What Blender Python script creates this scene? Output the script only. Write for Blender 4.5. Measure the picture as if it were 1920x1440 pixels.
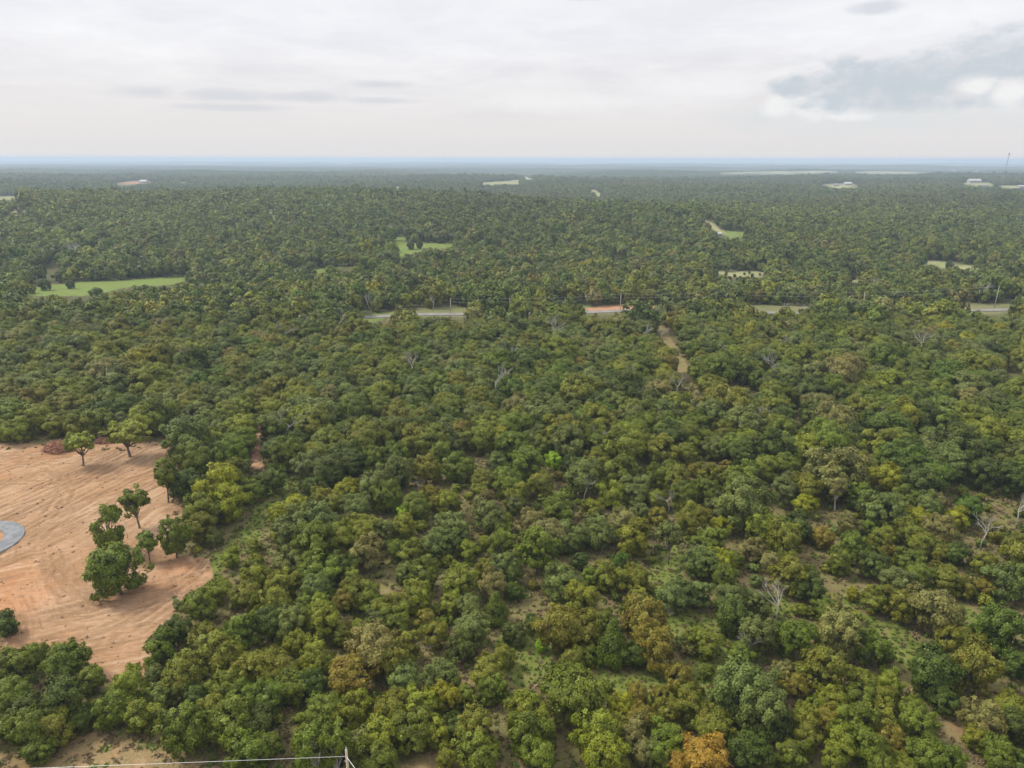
import bpy, bmesh, math, random
import numpy as np
from mathutils import Vector, Matrix

for o in list(bpy.data.objects):
    bpy.data.objects.remove(o)
S = bpy.context.scene
COL = S.collection
R = math.radians
random.seed(7)
RNG = np.random.default_rng(11)

# ------------------------------------------------------------------ camera
CAM_H, PITCH, ROLL, FPX = 75.0, R(17.06), R(0.10), 1371.0
_f = np.array([0, math.cos(PITCH), -math.sin(PITCH)])
_r0 = np.array([1.0, 0, 0]); _u0 = np.array([0, math.sin(PITCH), math.cos(PITCH)])
_r = math.cos(ROLL) * _r0 + math.sin(ROLL) * _u0
_u = math.cos(ROLL) * _u0 - math.sin(ROLL) * _r0
cam_d = bpy.data.cameras.new('camera')
cam_d.sensor_width = 36.0
cam_d.lens = 36.0 * FPX / 1920.0
cam_d.clip_start = 0.5
cam_d.clip_end = 120000.0
cam = bpy.data.objects.new('camera', cam_d)
COL.objects.link(cam)
cam.matrix_world = Matrix(((_r[0], _u[0], -_f[0], 0), (_r[1], _u[1], -_f[1], 0), (_r[2], _u[2], -_f[2], CAM_H), (0, 0, 0, 1)))
S.camera = cam

# ------------------------------------------------------------------ sky, sun, exposure
SUN_EL, SUN_AZ = R(50), R(-75)            # sun behind thin cloud, to the left
W = bpy.data.worlds.new('World'); S.world = W
W.use_nodes = True
wn, wl = W.node_tree.nodes, W.node_tree.links
wn.clear()


class NB:
    """small node-graph helper"""
    def __init__(s, tree): s.t = tree; s.n = tree.nodes; s.l = tree.links
    def put(s, sock, v):
        if isinstance(v, bpy.types.NodeSocket): s.l.new(v, sock)
        elif v is not None:
            if hasattr(sock.default_value, '__len__') and not hasattr(v, '__len__'): v = [v] * len(sock.default_value)
            if hasattr(v, '__len__') and hasattr(sock.default_value, '__len__') and len(sock.default_value) == 4 and len(v) == 3: v = (*v, 1)
            sock.default_value = v
    def m(s, op, a, b=None, c=None, clamp=False):
        n = s.n.new('ShaderNodeMath'); n.operation = op; n.use_clamp = clamp
        for i, v in enumerate((a, b, c)):
            if v is not None: s.put(n.inputs[i], v)
        return n.outputs[0]
    def vm(s, op, a, b=None, scale=None):
        n = s.n.new('ShaderNodeVectorMath'); n.operation = op
        s.put(n.inputs[0], a)
        if b is not None: s.put(n.inputs[1], b)
        if scale is not None: s.put(n.inputs['Scale'], scale)
        return n.outputs[1] if op in ('LENGTH', 'DOT_PRODUCT', 'DISTANCE') else n.outputs[0]
    def sep(s, v):
        n = s.n.new('ShaderNodeSeparateXYZ'); s.put(n.inputs[0], v); return n.outputs
    def comb(s, x, y, z):
        n = s.n.new('ShaderNodeCombineXYZ')
        for i, v in enumerate((x, y, z)): s.put(n.inputs[i], v)
        return n.outputs[0]
    def noise(s, vec, scale=1.0, detail=4.0, rough=0.55, dist=0.0, col=False):
        n = s.n.new('ShaderNodeTexNoise'); s.put(n.inputs['Vector'], vec)
        n.inputs['Scale'].default_value = scale; n.inputs['Detail'].default_value = detail
        n.inputs['Roughness'].default_value = rough; n.inputs['Distortion'].default_value = dist
        return n.outputs['Color' if col else 'Fac']
    def ss(s, v, lo, hi, a=0.0, b=1.0):
        n = s.n.new('ShaderNodeMapRange'); n.interpolation_type = 'SMOOTHSTEP'
        s.put(n.inputs['Value'], v); s.put(n.inputs['From Min'], lo); s.put(n.inputs['From Max'], hi)
        n.inputs['To Min'].default_value = a; n.inputs['To Max'].default_value = b
        return n.outputs['Result']
    def mix(s, fac, a, b, mode='MIX'):
        n = s.n.new('ShaderNodeMix'); n.data_type = 'RGBA'; n.blend_type = mode; n.clamp_factor = True
        s.put(n.inputs[0], fac); s.put(n.inputs[6], a); s.put(n.inputs[7], b)
        return n.outputs[2]
    def attr(s, name, typ='GEOMETRY', out='Fac'):
        n = s.n.new('ShaderNodeAttribute'); n.attribute_type = typ; n.attribute_name = name
        return n.outputs[out]


def px_dir(px, py):
    d = _f + _r * (px - 960) / FPX + _u * (720 - py) / FPX
    return d / np.linalg.norm(d)


def azel(px, py):
    d = px_dir(px, py)
    return math.atan2(d[0], d[1]), math.asin(d[2])


def build_sky():
    B = NB(W.node_tree)
    tc = wn.new('ShaderNodeTexCoord')
    d = tc.outputs['Generated']
    x, y, z = B.sep(d)
    zc = B.m('MAXIMUM', z, 0.0)
    az = B.m('ARCTAN2', x, y)
    el = B.m('ARCSINE', B.m('MINIMUM', B.m('MAXIMUM', z, -1.0), 1.0))
    # layered cloud deck: direction projected on a flat deck, so it thins out to the horizon
    k = B.m('DIVIDE', 1.0, B.m('ADD', zc, 0.11))
    deck = B.comb(B.m('MULTIPLY', x, k), B.m('MULTIPLY', y, k), 0.0)
    n1 = B.noise(deck, 0.9, 6, 0.55, 0.4)
    n2 = B.noise(deck, 3.2, 6, 0.6, 0.6)
    # even overcast, brighter upwards
    base = B.mix(B.ss(z, 0.0, 0.16), (0.85, 0.805, 0.785), (0.905, 0.905, 0.94))
    base = B.mix(B.ss(z, 0.0, 0.016), (1.0, 0.86, 0.75), base)          # warm band added low in the sky to offset the haze's blue
    base = B.mix(B.ss(z, 0.16, 0.95), base, (1.65, 1.64, 1.66))          # an overcast sky is brightest overhead
    v = B.m('ADD', B.m('MULTIPLY', B.m('SUBTRACT', n1, 0.5), 0.40), B.m('MULTIPLY', B.m('SUBTRACT', n2, 0.5), 0.16))
    v = B.m('MULTIPLY', v, B.ss(z, 0.01, 0.12))
    base = B.mix(1.0, base, B.comb(B.m('ADD', v, 1.0), B.m('ADD', v, 1.0), B.m('ADD', B.m('MULTIPLY', v, 0.8), 1.0)), 'MULTIPLY')
    # a lighter streak across the middle of the deck and the separate clouds
    pos = B.comb(az, el, 0.0)
    w1 = B.noise(B.vm('MULTIPLY', pos, (1.0, 2.2, 1.0)), 9, 6, 0.62)
    w2 = B.noise(B.vm('MULTIPLY', pos, (1.0, 1.6, 1.0)), 34, 5, 0.6)
    wob = B.m('ADD', B.m('MULTIPLY', B.m('SUBTRACT', w1, 0.5), 1.5), B.m('MULTIPLY', B.m('SUBTRACT', w2, 0.5), 0.8))

    def blob(px, py, rx, ry):
        a, e = azel(px, py)
        u = B.m('DIVIDE', B.m('SUBTRACT', az, a), rx / FPX)
        w = B.m('DIVIDE', B.m('SUBTRACT', el, e), ry / FPX)
        r = B.m('SQRT', B.m('ADD', B.m('MULTIPLY', u, u), B.m('MULTIPLY', w, w)))
        return B.m('SUBTRACT', 1.0, r)

    def union(bl):
        out = bl[0]
        for b in bl[1:]: out = B.m('MAXIMUM', out, b)
        return B.m('ADD', out, wob)

    streak = B.ss(union([blob(1090, 192, 330, 26), blob(1340, 165, 170, 26)]), 0.0, 0.9)
    base = B.mix(B.m('MULTIPLY', streak, 0.6), base, (0.96, 0.955, 0.965))
    wisps = B.ss(union([blob(270, 172, 70, 13), blob(415, 178, 90, 11), blob(570, 183, 90, 9), blob(715, 158, 60, 8), blob(720, 189, 80, 7), blob(440, 202, 120, 7)]), -0.25, 0.9)
    base = B.mix(B.m('MULTIPLY', wisps, 0.75), base, (0.68, 0.70, 0.745))
    top = B.ss(union([blob(1650, 14, 52, 13), blob(1100, -4, 50, 8)]), 0.0, 0.8)
    base = B.mix(B.m('MULTIPLY', top, 0.75), base, (0.67, 0.69, 0.75))
    soft = B.ss(union([blob(1650, 215, 330, 48), blob(1420, 222, 110, 30)]), 0.0, 0.9)
    base = B.mix(B.m('MULTIPLY', soft, 0.7), base, (0.755, 0.785, 0.80))
    puff = B.ss(union([blob(1525, 194, 46, 30), blob(1590, 212, 50, 14), blob(1830, 162, 44, 20), blob(1893, 180, 44, 22), blob(1460, 195, 34, 26)]), -0.12, 0.6)
    base = B.mix(B.m('MULTIPLY', puff, 0.8), base, (0.955, 0.95, 0.945))
    mass = B.ss(union([blob(1660, 162, 165, 60), blob(1790, 150, 160, 62), blob(1915, 132, 130, 62), blob(1495, 162, 75, 24), blob(1700, 195, 120, 22)]), -0.08, 0.58)
    hole = B.ss(union([blob(1826, 163, 36, 18), blob(1890, 172, 30, 20)]), -0.2, 0.55)
    mass = B.m('MULTIPLY', mass, B.m('SUBTRACT', 1.0, hole))
    mass = B.m('MULTIPLY', mass, B.ss(B.m('ADD', w2, B.m('MULTIPLY', w1, 0.8)), 0.58, 1.08, 0.60, 1.0))
    mass = B.m('MULTIPLY', mass, B.ss(B.m('ADD', el, B.m('MULTIPLY', wob, 0.006)), azel(1650, 222)[1], azel(1650, 196)[1]))
    base = B.mix(B.m('MULTIPLY', mass, 0.92), base, (0.58, 0.64, 0.70))
    sky = wn.new('ShaderNodeTexSky'); sky.sky_type = 'NISHITA'
    sky.sun_disc = False; sky.sun_elevation = SUN_EL; sky.sun_rotation = SUN_AZ
    sky.dust_density = 2.0
    bg1 = wn.new('ShaderNodeBackground'); wl.new(sky.outputs[0], bg1.inputs[0]); bg1.inputs[1].default_value = 0.10
    bg2 = wn.new('ShaderNodeBackground'); wl.new(base, bg2.inputs[0]); bg2.inputs[1].default_value = 1.0
    mx = wn.new('ShaderNodeMixShader'); mx.inputs[0].default_value = 0.95
    wl.new(bg1.outputs[0], mx.inputs[1]); wl.new(bg2.outputs[0], mx.inputs[2])
    out = wn.new('ShaderNodeOutputWorld'); wl.new(mx.outputs[0], out.inputs[0])


build_sky()
sun_d = bpy.data.lights.new('sun', 'SUN'); sun_d.energy = 3.9; sun_d.angle = R(14); sun_d.color = (1.0, 0.94, 0.82)
sun = bpy.data.objects.new('sun', sun_d); COL.objects.link(sun)
_sd = Vector((math.sin(SUN_AZ) * math.cos(SUN_EL), math.cos(SUN_AZ) * math.cos(SUN_EL), math.sin(SUN_EL)))
sun.rotation_euler = _sd.to_track_quat('Z', 'Y').to_euler(); sun.location = (-60, 0, 140)

S.view_settings.view_transform = 'Standard'; S.view_settings.look = 'None'
S.view_settings.exposure = 0.0; S.view_settings.gamma = 1.0
S.view_settings.use_curve_mapping = False
S.render.engine = 'CYCLES'
cy = S.cycles
cy.use_denoising = True
cy.max_bounces = 4; cy.diffuse_bounces = 2; cy.glossy_bounces = 1; cy.transmission_bounces = 3
cy.transparent_max_bounces = 6; cy.volume_bounces = 1
cy.sample_clamp_indirect = 4.0
cy.use_adaptive_sampling = False


# ------------------------------------------------------------------ maths helpers
def hash2(i, j, seed):
    h = (i.astype(np.int64) * 374761393 + j.astype(np.int64) * 668265263 + seed * 982451653) & 0xFFFFFFFF
    h = ((h ^ (h >> 13)) * 1274126177) & 0xFFFFFFFF
    return ((h ^ (h >> 16)) & 0xFFFF) / 65535.0


def vnoise(x, y, seed=0):
    x = np.asarray(x, float); y = np.asarray(y, float)
    i = np.floor(x); j = np.floor(y); fx = x - i; fy = y - j
    fx = fx * fx * (3 - 2 * fx); fy = fy * fy * (3 - 2 * fy)
    a = hash2(i, j, seed); b = hash2(i + 1, j, seed); c = hash2(i, j + 1, seed); d = hash2(i + 1, j + 1, seed)
    return (a * (1 - fx) + b * fx) * (1 - fy) + (c * (1 - fx) + d * fx) * fy


def fbm(x, y, lam, seed=0, octv=4, gain=0.5):
    s = 0.0; a = 1.0; t = 0.0
    for k in range(octv):
        s = s + a * vnoise(np.asarray(x) / lam * 2 ** k + 17.3 * k, np.asarray(y) / lam * 2 ** k - 9.1 * k, seed + k); t += a; a *= gain
    return s / t - 0.5


def sst(v, lo, hi):
    t = np.clip((v - lo) / (hi - lo), 0, 1); return t * t * (3 - 2 * t)


def gz(x, y):
    """height of the land"""
    x = np.asarray(x, float); y = np.asarray(y, float)
    d = np.hypot(x, y)
    h = 1.0 * fbm(x, y, 60, 3, 3) * sst(d, 20, 120)
    h = h + sst(d, 520, 1300) * 38 * fbm(x, y, 700, 21, 4)
    h = h + sst(d, 2500, 6000) * 26 * fbm(x, y * 1.6, 2600, 31, 4)
    h = h + 25 * np.exp(-(((x + 330) / 420) ** 2 + ((y - 1150) / 270) ** 2)) + 16 * np.exp(-(((x + 760) / 260) ** 2 + ((y - 980) / 200) ** 2))
    h = h + 12 * np.exp(-(((x - 130) / 260) ** 2 + ((y - 880) / 150) ** 2)) - 6 * np.exp(-((y - 520) / 110) ** 2)
    h = h + sst(d, 1300, 2400) * 46 * fbm(x * 0.7, y, 1000, 51, 3)
    h = h - 3 * np.exp(-(((x + 40) / 90) ** 2 + ((y - 290) / 60) ** 2))
    h = h + 22 * sst(y, 9000, 12000) * np.exp(-((y - 13000) / 2500) ** 2) * (0.6 + fbm(x, y, 4000, 41, 2))
    return h


def project(x, y, z):
    x = np.asarray(x, float); y = np.asarray(y, float); z = np.asarray(z, float) - CAM_H
    dep = x * _f[0] + y * _f[1] + z * _f[2]
    dep = np.where(dep < 1.0, 1e-3, dep)
    u = 960 + FPX * (x * _r[0] + y * _r[1] + z * _r[2]) / dep
    v = 720 - FPX * (x * _u[0] + y * _u[1] + z * _u[2]) / dep
    return u, v, dep


def ground_at(px, py, above=0.0):
    """where the ray through a picture point of the survey photograph meets the land (or a level above it)"""
    d = px_dir(px, py); h = 0.0
    if d[2] > -1e-4: d = np.array([d[0], d[1], -1e-4])
    t = (CAM_H - above) / -d[2]
    ts = np.concatenate([np.arange(40, 3000, 4.0), np.arange(3000, 40000, 60.0)])
    zz = CAM_H + d[2] * ts - gz(d[0] * ts, d[1] * ts) - above
    k = np.argmax(zz < 0)
    if zz[k] < 0 and k > 0:
        a, b = ts[k - 1], ts[k]
        for _ in range(30):
            m = (a + b) / 2
            if CAM_H + d[2] * m - float(gz(d[0] * m, d[1] * m)) - above < 0: b = m
            else: a = m
        t = a
    return np.array([d[0] * t, d[1] * t, CAM_H + d[2] * t])


def in_poly(u, v, poly):
    u = np.asarray(u); v = np.asarray(v); res = np.zeros(u.shape, bool); n = len(poly); j = n - 1
    for i in range(n):
        xi, yi = poly[i]; xj, yj = poly[j]
        c = ((yi > v) != (yj > v))
        res ^= c & (u < (xj - xi) * (v - yi) / ((yj - yi) if yj != yi else 1e-9) + xi)
        j = i
    return res


# ------------------------------------------------------------------ object helpers
def tag(o, label=None, cat=None, group=None, kind=None):
    if label: o['label'] = label
    if cat: o['category'] = cat
    if group: o['group'] = group
    if kind: o['kind'] = kind
    return o


def link(name, mesh, parent=None, loc=(0, 0, 0)):
    o = bpy.data.objects.new(name, mesh); COL.objects.link(o); o.location = loc
    if parent is not None: o.parent = parent
    return o


def empty(name, loc, rz=0.0):
    o = bpy.data.objects.new(name, None); COL.objects.link(o); o.location = loc; o.rotation_euler = (0, 0, rz)
    o.empty_display_size = 0.5
    return o


class MB:
    """collects shapes for one mesh"""
    def __init__(s): s.v = []; s.f = []
    def add(s, vs, fs):
        k = len(s.v); s.v += [tuple(p) for p in vs]; s.f += [tuple(i + k for i in f) for f in fs]
    def box(s, c, sz, rz=0.0):
        cx, cy_, cz = c; a, b, h = sz[0] / 2, sz[1] / 2, sz[2] / 2; co, si = math.cos(rz), math.sin(rz); vs = []
        for dz in (-h, h):
            for dx, dy in ((-a, -b), (a, -b), (a, b), (-a, b)):
                vs.append((cx + dx * co - dy * si, cy_ + dx * si + dy * co, cz + dz))
        s.add(vs, [(3, 2, 1, 0), (4, 5, 6, 7), (0, 1, 5, 4), (1, 2, 6, 5), (2, 3, 7, 6), (3, 0, 4, 7)])
    def tube(s, pts, rad, n=6, cap=True):
        pts = [Vector(p) for p in pts]; rings = []; vs = []; up = Vector((0.31, 0.17, 0.93))
        for i, p in enumerate(pts):
            t = (pts[min(i + 1, len(pts) - 1)] - pts[max(i - 1, 0)])
            t = t.normalized() if t.length > 1e-9 else Vector((0, 0, 1))
            a = t.cross(up)
            if a.length < 0.1: a = t.cross(Vector((1, 0, 0)))
            a.normalize(); b = t.cross(a)
            r = rad[i] if hasattr(rad, '__len__') else rad
            for k in range(n):
                th = 2 * math.pi * k / n; vs.append(p + a * (r * math.cos(th)) + b * (r * math.sin(th)))
        fs = []
        for i in range(len(pts) - 1):
            for k in range(n):
                fs.append((i * n + k, i * n + (k + 1) % n, (i + 1) * n + (k + 1) % n, (i + 1) * n + k))
        if cap:
            fs.append(tuple(range(n - 1, -1, -1))); m = (len(pts) - 1) * n; fs.append(tuple(range(m, m + n)))
        s.add(vs, fs)
    def mesh(s, name, mat, smooth=False):
        me = bpy.data.meshes.new(name); me.from_pydata(s.v, [], s.f)
        if mat: me.materials.append(mat)
        if smooth: me.polygons.foreach_set('use_smooth', [True] * len(me.polygons))
        me.update(); return me
    def build(s, name, mat, parent=None, loc=(0, 0, 0), smooth=False):
        return link(name, s.mesh(name, mat, smooth), parent, loc)


def quads_mesh(name, verts, mat, var=None, smooth=False):
    """verts (n,4,3) -> n separate quads"""
    n = len(verts); me = bpy.data.meshes.new(name)
    me.vertices.add(n * 4); me.vertices.foreach_set('co', verts.reshape(-1).astype(np.float32))
    me.loops.add(n * 4); me.loops.foreach_set('vertex_index', np.arange(n * 4, dtype=np.int32))
    me.polygons.add(n); me.polygons.foreach_set('loop_start', np.arange(0, n * 4, 4, dtype=np.int32))
    me.materials.append(mat)
    if var is not None:
        a = me.attributes.new('leafvar', 'FLOAT', 'POINT'); a.data.foreach_set('value', np.repeat(var, 4).astype(np.float32))
    me.update(calc_edges=True); me.validate(); return me


# ------------------------------------------------------------------ materials
def new_mat(name):
    m = bpy.data.materials.new(name); m.use_nodes = True; m.node_tree.nodes.clear()
    B = NB(m.node_tree); out = B.n.new('ShaderNodeOutputMaterial'); return m, B, out


def principled(B, out, col, rough=0.8, spec=0.3, normal=None, metal=0.0):
    p = B.n.new('ShaderNodeBsdfPrincipled'); B.put(p.inputs['Base Color'], col); B.put(p.inputs['Roughness'], rough)
    p.inputs['Specular IOR Level'].default_value = spec; p.inputs['Metallic'].default_value = metal
    if normal is not None: B.l.new(normal, p.inputs['Normal'])
    if out is not None: B.l.new(p.outputs[0], out.inputs[0])
    return p


def simple_mat(name, c1, c2, scale=3.0, rough=0.8, spec=0.2, metal=0.0, bump=0.0, stretch=(1, 1, 1)):
    m, B, out = new_mat(name)
    tc = B.n.new('ShaderNodeTexCoord'); v = B.vm('MULTIPLY', tc.outputs['Object'], stretch)
    n = B.noise(v, scale, 5, 0.6); nrm = None
    if bump:
        b = B.n.new('ShaderNodeBump'); b.inputs['Strength'].default_value = bump; b.inputs['Distance'].default_value = 0.05
        B.l.new(n, b.inputs['Height']); nrm = b.outputs[0]
    principled(B, out, B.mix(B.ss(n, 0.3, 0.7), c1, c2), rough, spec, nrm, metal); return m


def leaf_mat():
    m, B, out = new_mat('foliage')
    tint = B.attr('tint', 'INSTANCER', 'Color')
    warm = B.attr('warm', 'INSTANCER', 'Fac')
    var = B.attr('leafvar')
    tc = B.n.new('ShaderNodeTexCoord')
    patch = B.ss(B.noise(tc.outputs['Object'], 1.6, 3, 0.6), 0.50, 0.66)
    k = B.m('ADD', B.m('MULTIPLY', var, 1.0), 0.55)
    col = B.mix(1.0, tint, B.comb(k, k, k), 'MULTIPLY')
    col = B.mix(B.m('MULTIPLY', patch, warm), col, (0.21, 0.125, 0.02))
    pale = B.m('MULTIPLY', B.ss(var, 0.86, 1.0), 0.30)
    col = B.mix(pale, col, (0.30, 0.31, 0.14))
    p = principled(B, None, col, 0.5, 0.22)
    t = B.n.new('ShaderNodeBsdfTranslucent'); B.l.new(col, t.inputs[0])
    mx = B.n.new('ShaderNodeMixShader'); mx.inputs[0].default_value = 0.20
    B.l.new(p.outputs[0], mx.inputs[1]); B.l.new(t.outputs[0], mx.inputs[2]); B.l.new(mx.outputs[0], out.inputs[0])
    return m


M_LEAF = leaf_mat()
M_BARK = simple_mat('bark', (0.10, 0.08, 0.065), (0.20, 0.175, 0.15), 6, 0.9, 0.1, bump=0.4, stretch=(1, 1, 0.25))
M_PALE = simple_mat('pale_bark', (0.30, 0.27, 0.24), (0.42, 0.39, 0.36), 5, 0.9, 0.1, bump=0.3, stretch=(1, 1, 0.3))
M_DEAD = simple_mat('dead_wood', (0.27, 0.25, 0.235), (0.42, 0.40, 0.38), 4, 0.9, 0.1, bump=0.3, stretch=(1, 1, 0.3))
M_POLE = simple_mat('pole_timber', (0.38, 0.29, 0.22), (0.50, 0.40, 0.31), 4, 0.85, 0.1, stretch=(3, 3, 0.3))
M_GREYPOLE = simple_mat('weathered_timber', (0.33, 0.29, 0.25), (0.46, 0.42, 0.37), 4, 0.85, 0.1, stretch=(3, 3, 0.3))
M_WIRE = simple_mat('aluminium_wire', (0.55, 0.55, 0.56), (0.65, 0.65, 0.66), 3, 0.45, 0.5, 0.6)
M_CERAMIC = simple_mat('ceramic', (0.50, 0.50, 0.50), (0.62, 0.62, 0.60), 3, 0.35, 0.5)
M_STEEL = simple_mat('galvanised_steel', (0.22, 0.22, 0.23), (0.32, 0.32, 0.33), 2, 0.5, 0.4, 0.5)
M_BRUSH = simple_mat('dry_brush', (0.20, 0.075, 0.045), (0.34, 0.16, 0.10), 1.2, 0.95, 0.05)
M_STICK = simple_mat('grubbed_branches', (0.24, 0.12, 0.08), (0.45, 0.31, 0.23), 1.0, 0.9, 0.1)
M_WALL = simple_mat('pale_siding', (0.30, 0.29, 0.27), (0.40, 0.39, 0.36), 0.4, 0.8, 0.2)
M_ROOFM = simple_mat('pale_metal_roof', (0.30, 0.30, 0.30), (0.40, 0.40, 0.39), 0.3, 0.5, 0.4)
M_ROOFG = simple_mat('grey_shingle_roof', (0.20, 0.19, 0.19), (0.30, 0.29, 0.29), 0.5, 0.9, 0.1)
M_GLASS = simple_mat('window_glass', (0.03, 0.035, 0.04), (0.05, 0.055, 0.06), 1, 0.1, 0.5)

# ------------------------------------------------------------------ where things stand (outlines read off the photograph, cast onto the land)
P_CLEAR = [(-1500, 836), (0, 833), (110, 834), (250, 832), (345, 830), (335, 870), (332, 930), (352, 965), (330, 1040), (395, 1048), (405, 1085), (345, 1122), (310, 1185), (272, 1275), (200, 1278), (150, 1222), (90, 1215), (0, 1232), (-1500, 1262)]
P_STRIP = [(462, 800), (490, 792), (497, 880), (468, 878)]
P_LANE = [(532, 885), (572, 905), (522, 965), (482, 1012), (442, 1048), (402, 1088), (345, 1062), (400, 1042), (450, 1000), (480, 950), (500, 905)]
P_FIELDS = [
    [(35, 546), (60, 538), (140, 530), (180, 527), (250, 524), (280, 520), (360, 517), (356, 524), (325, 536), (238, 538), (202, 549), (190, 555), (130, 553), (60, 557)],
    [(68, 507), (108, 491), (120, 496), (80, 510)],
    [(505, 511), (560, 505), (640, 500), (682, 499), (680, 506), (640, 508), (560, 512)],
    [(735, 445), (756, 443), (762, 455), (853, 458), (850, 466), (800, 468), (770, 475), (758, 478), (757, 498), (782, 500), (780, 513), (768, 513), (766, 502), (746, 498), (745, 475), (738, 462)],
    [(1140, 483), (1190, 478), (1195, 484), (1140, 488)],
    [(1345, 432), (1405, 435), (1402, 446), (1358, 448)],
    [(640, 600), (690, 588), (762, 583), (700, 605)],
    [(725, 535), (765, 533), (770, 543), (730, 543)],
]
P_PALE = [
    [(1328, 511), (1380, 507), (1440, 510), (1436, 520), (1345, 523)], [(1713, 487), (1747, 488), (1797, 493), (1830, 501), (1860, 510), (1856, 513), (1827, 507), (1787, 503), (1753, 500), (1723, 493)],
    [(1560, 518), (1600, 522), (1645, 525), (1600, 531)], [(1320, 410), (1334, 414), (1358, 434), (1345, 442)],
    [(898, 343), (975, 337), (976, 345), (905, 347)], [(978, 329), (990, 331), (1003, 337), (986, 338)],
    [(1101, 353), (1118, 356), (1133, 369), (1120, 368)], [(1532, 345), (1600, 344), (1618, 353), (1558, 353)],
    [(1345, 324), (1450, 321), (1565, 320), (1578, 323), (1480, 326), (1350, 326)], [(1600, 321), (1755, 322), (1700, 326), (1612, 325)], [(496, 391), (508, 393), (523, 414), (512, 416)],
    [(1800, 343), (1852, 341), (1870, 350), (1812, 348)], [(1020, 374), (1052, 377), (1052, 381), (1022, 379)], [(740, 349), (752, 350), (750, 355), (738, 354)],
    [(-30, 369), (42, 368), (40, 374), (-30, 376)], [(1580, 500), (1612, 500), (1612, 504), (1580, 504)],
    [(335, 341), (352, 340), (350, 344), (336, 344)], [(366, 339), (376, 338), (374, 342), (367, 343)], [(15, 395), (72, 393), (70, 398), (18, 400)], [(274, 375), (282, 376), (281, 380), (275, 380)],
    [(1866, 349), (1925, 347), (1925, 354), (1880, 355)],
]
P_BARE = [
    [(202, 347), (250, 338), (299, 341), (240, 349)],
    [(1086, 577), (1232, 571), (1234, 585), (1110, 586)],
]
P_TRAIL = [
    [(1228, 598), (1240, 604), (1264, 648), (1292, 688), (1330, 745), (1336, 764), (1308, 760), (1278, 710), (1256, 668), (1236, 632)],
    [(1345, 724), (1410, 722), (1410, 733), (1350, 735)], [(1856, 694), (1885, 700), (1930, 724), (1930, 738), (1880, 716)], [(1472, 766), (1492, 766), (1494, 786), (1474, 786)],
    [(1590, 800), (1650, 800), (1650, 812), (1595, 812)],
]
P_ROAD = [(720, 584), (800, 578), (1000, 576), (1200, 572), (1376, 574), (1620, 572), (1870, 569), (2300, 560), (2300, 585), (1870, 588), (1620, 593), (1376, 591), (1200, 588), (1000, 594), (800, 597), (730, 602)]
G_DIRT = [
    [(755, 1245), (800, 1225), (870, 1215), (950, 1185), (1000, 1165), (1010, 1200), (965, 1265), (955, 1320), (900, 1335), (850, 1300)],
    [(820, 1400), (880, 1392), (960, 1440), (960, 1500), (720, 1500), (740, 1440)],
    [(175, 1335), (255, 1395), (360, 1420), (420, 1440), (420, 1500), (-40, 1500), (-40, 1400), (60, 1415)],
    [(1790, 1320), (1840, 1300), (1858, 1400), (1800, 1410), (1760, 1360)],
    [(690, 975), (720, 965), (725, 990), (690, 990)], [(705, 1100), (745, 1095), (735, 1130), (705, 1125)], [(1375, 1085), (1410, 1080), (1425, 1125), (1380, 1120)],
    [(1095, 1050), (1140, 1048), (1135, 1065), (1095, 1065)], [(1090, 920), (1110, 910), (1115, 950), (1090, 950)],
    [(670, 1185), (790, 1190), (800, 1235), (700, 1250)], [(1600, 1085), (1660, 1080), (1650, 1100), (1600, 1100)],
]
G_GRASS = [
    [(1560, 1120), (1620, 1105), (1720, 1110), (1800, 1130), (1850, 1170), (1800, 1180), (1720, 1130), (1640, 1140)], [(1215, 1150), (1300, 1140), (1420, 1205), (1440, 1250), (1340, 1240), (1230, 1180)],
    [(930, 1190), (1000, 1175), (1040, 1230), (1010, 1280), (950, 1290)], [(1640, 1180), (1760, 1215), (1790, 1300), (1740, 1290), (1690, 1235)],
    [(1225, 1040), (1268, 1010), (1285, 1060), (1255, 1145), (1218, 1150)],
    [(1110, 1262), (1250, 1250), (1330, 1225), (1400, 1245), (1395, 1300), (1270, 1325), (1140, 1318)],
    [(1600, 1150), (1690, 1168), (1745, 1240), (1702, 1258), (1650, 1205)],
    [(1345, 1145), (1420, 1150), (1420, 1175), (1330, 1178)],
    [(1690, 1095), (1760, 1100), (1750, 1125), (1690, 1120)], [(1560, 1125), (1640, 1105), (1640, 1130), (1580, 1150)], [(1440, 1120), (1480, 1120), (1490, 1160), (1440, 1160)],
    [(1265, 1130), (1310, 1140), (1300, 1170), (1240, 1170)],
]


def warp(u, v, x, y, amt):
    """ragged outlines: shift by a noise that sits on the land"""
    return u + amt * (fbm(x, y, 9, 5, 3) * 2.0), v + amt * 0.5 * (fbm(x, y, 9, 15, 3) * 2.0)


def farfield(x, y):
    """open farmland among the far woods"""
    d = np.hypot(x, y)
    n = fbm(x, y * 0.55, 900, 61, 3) + 0.5 * fbm(x, y, 300, 71, 2)
    return (n - 0.27 + 0.05 * sst(d, 4000, 14000)) * sst(d, 3300, 4500)


ROADC = [(-560, 340), (610, 599), (720, 593.5), (800, 590), (900, 589.5), (1020, 588), (1130, 585), (1210, 581.5), (1300, 583), (1376, 585), (1500, 587.5), (1600, 587), (1720, 585), (1865, 582), (2050, 575)]
road_pts = [ground_at(px, py) for px, py in ROADC[1:]]

TRACKS = True


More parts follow.
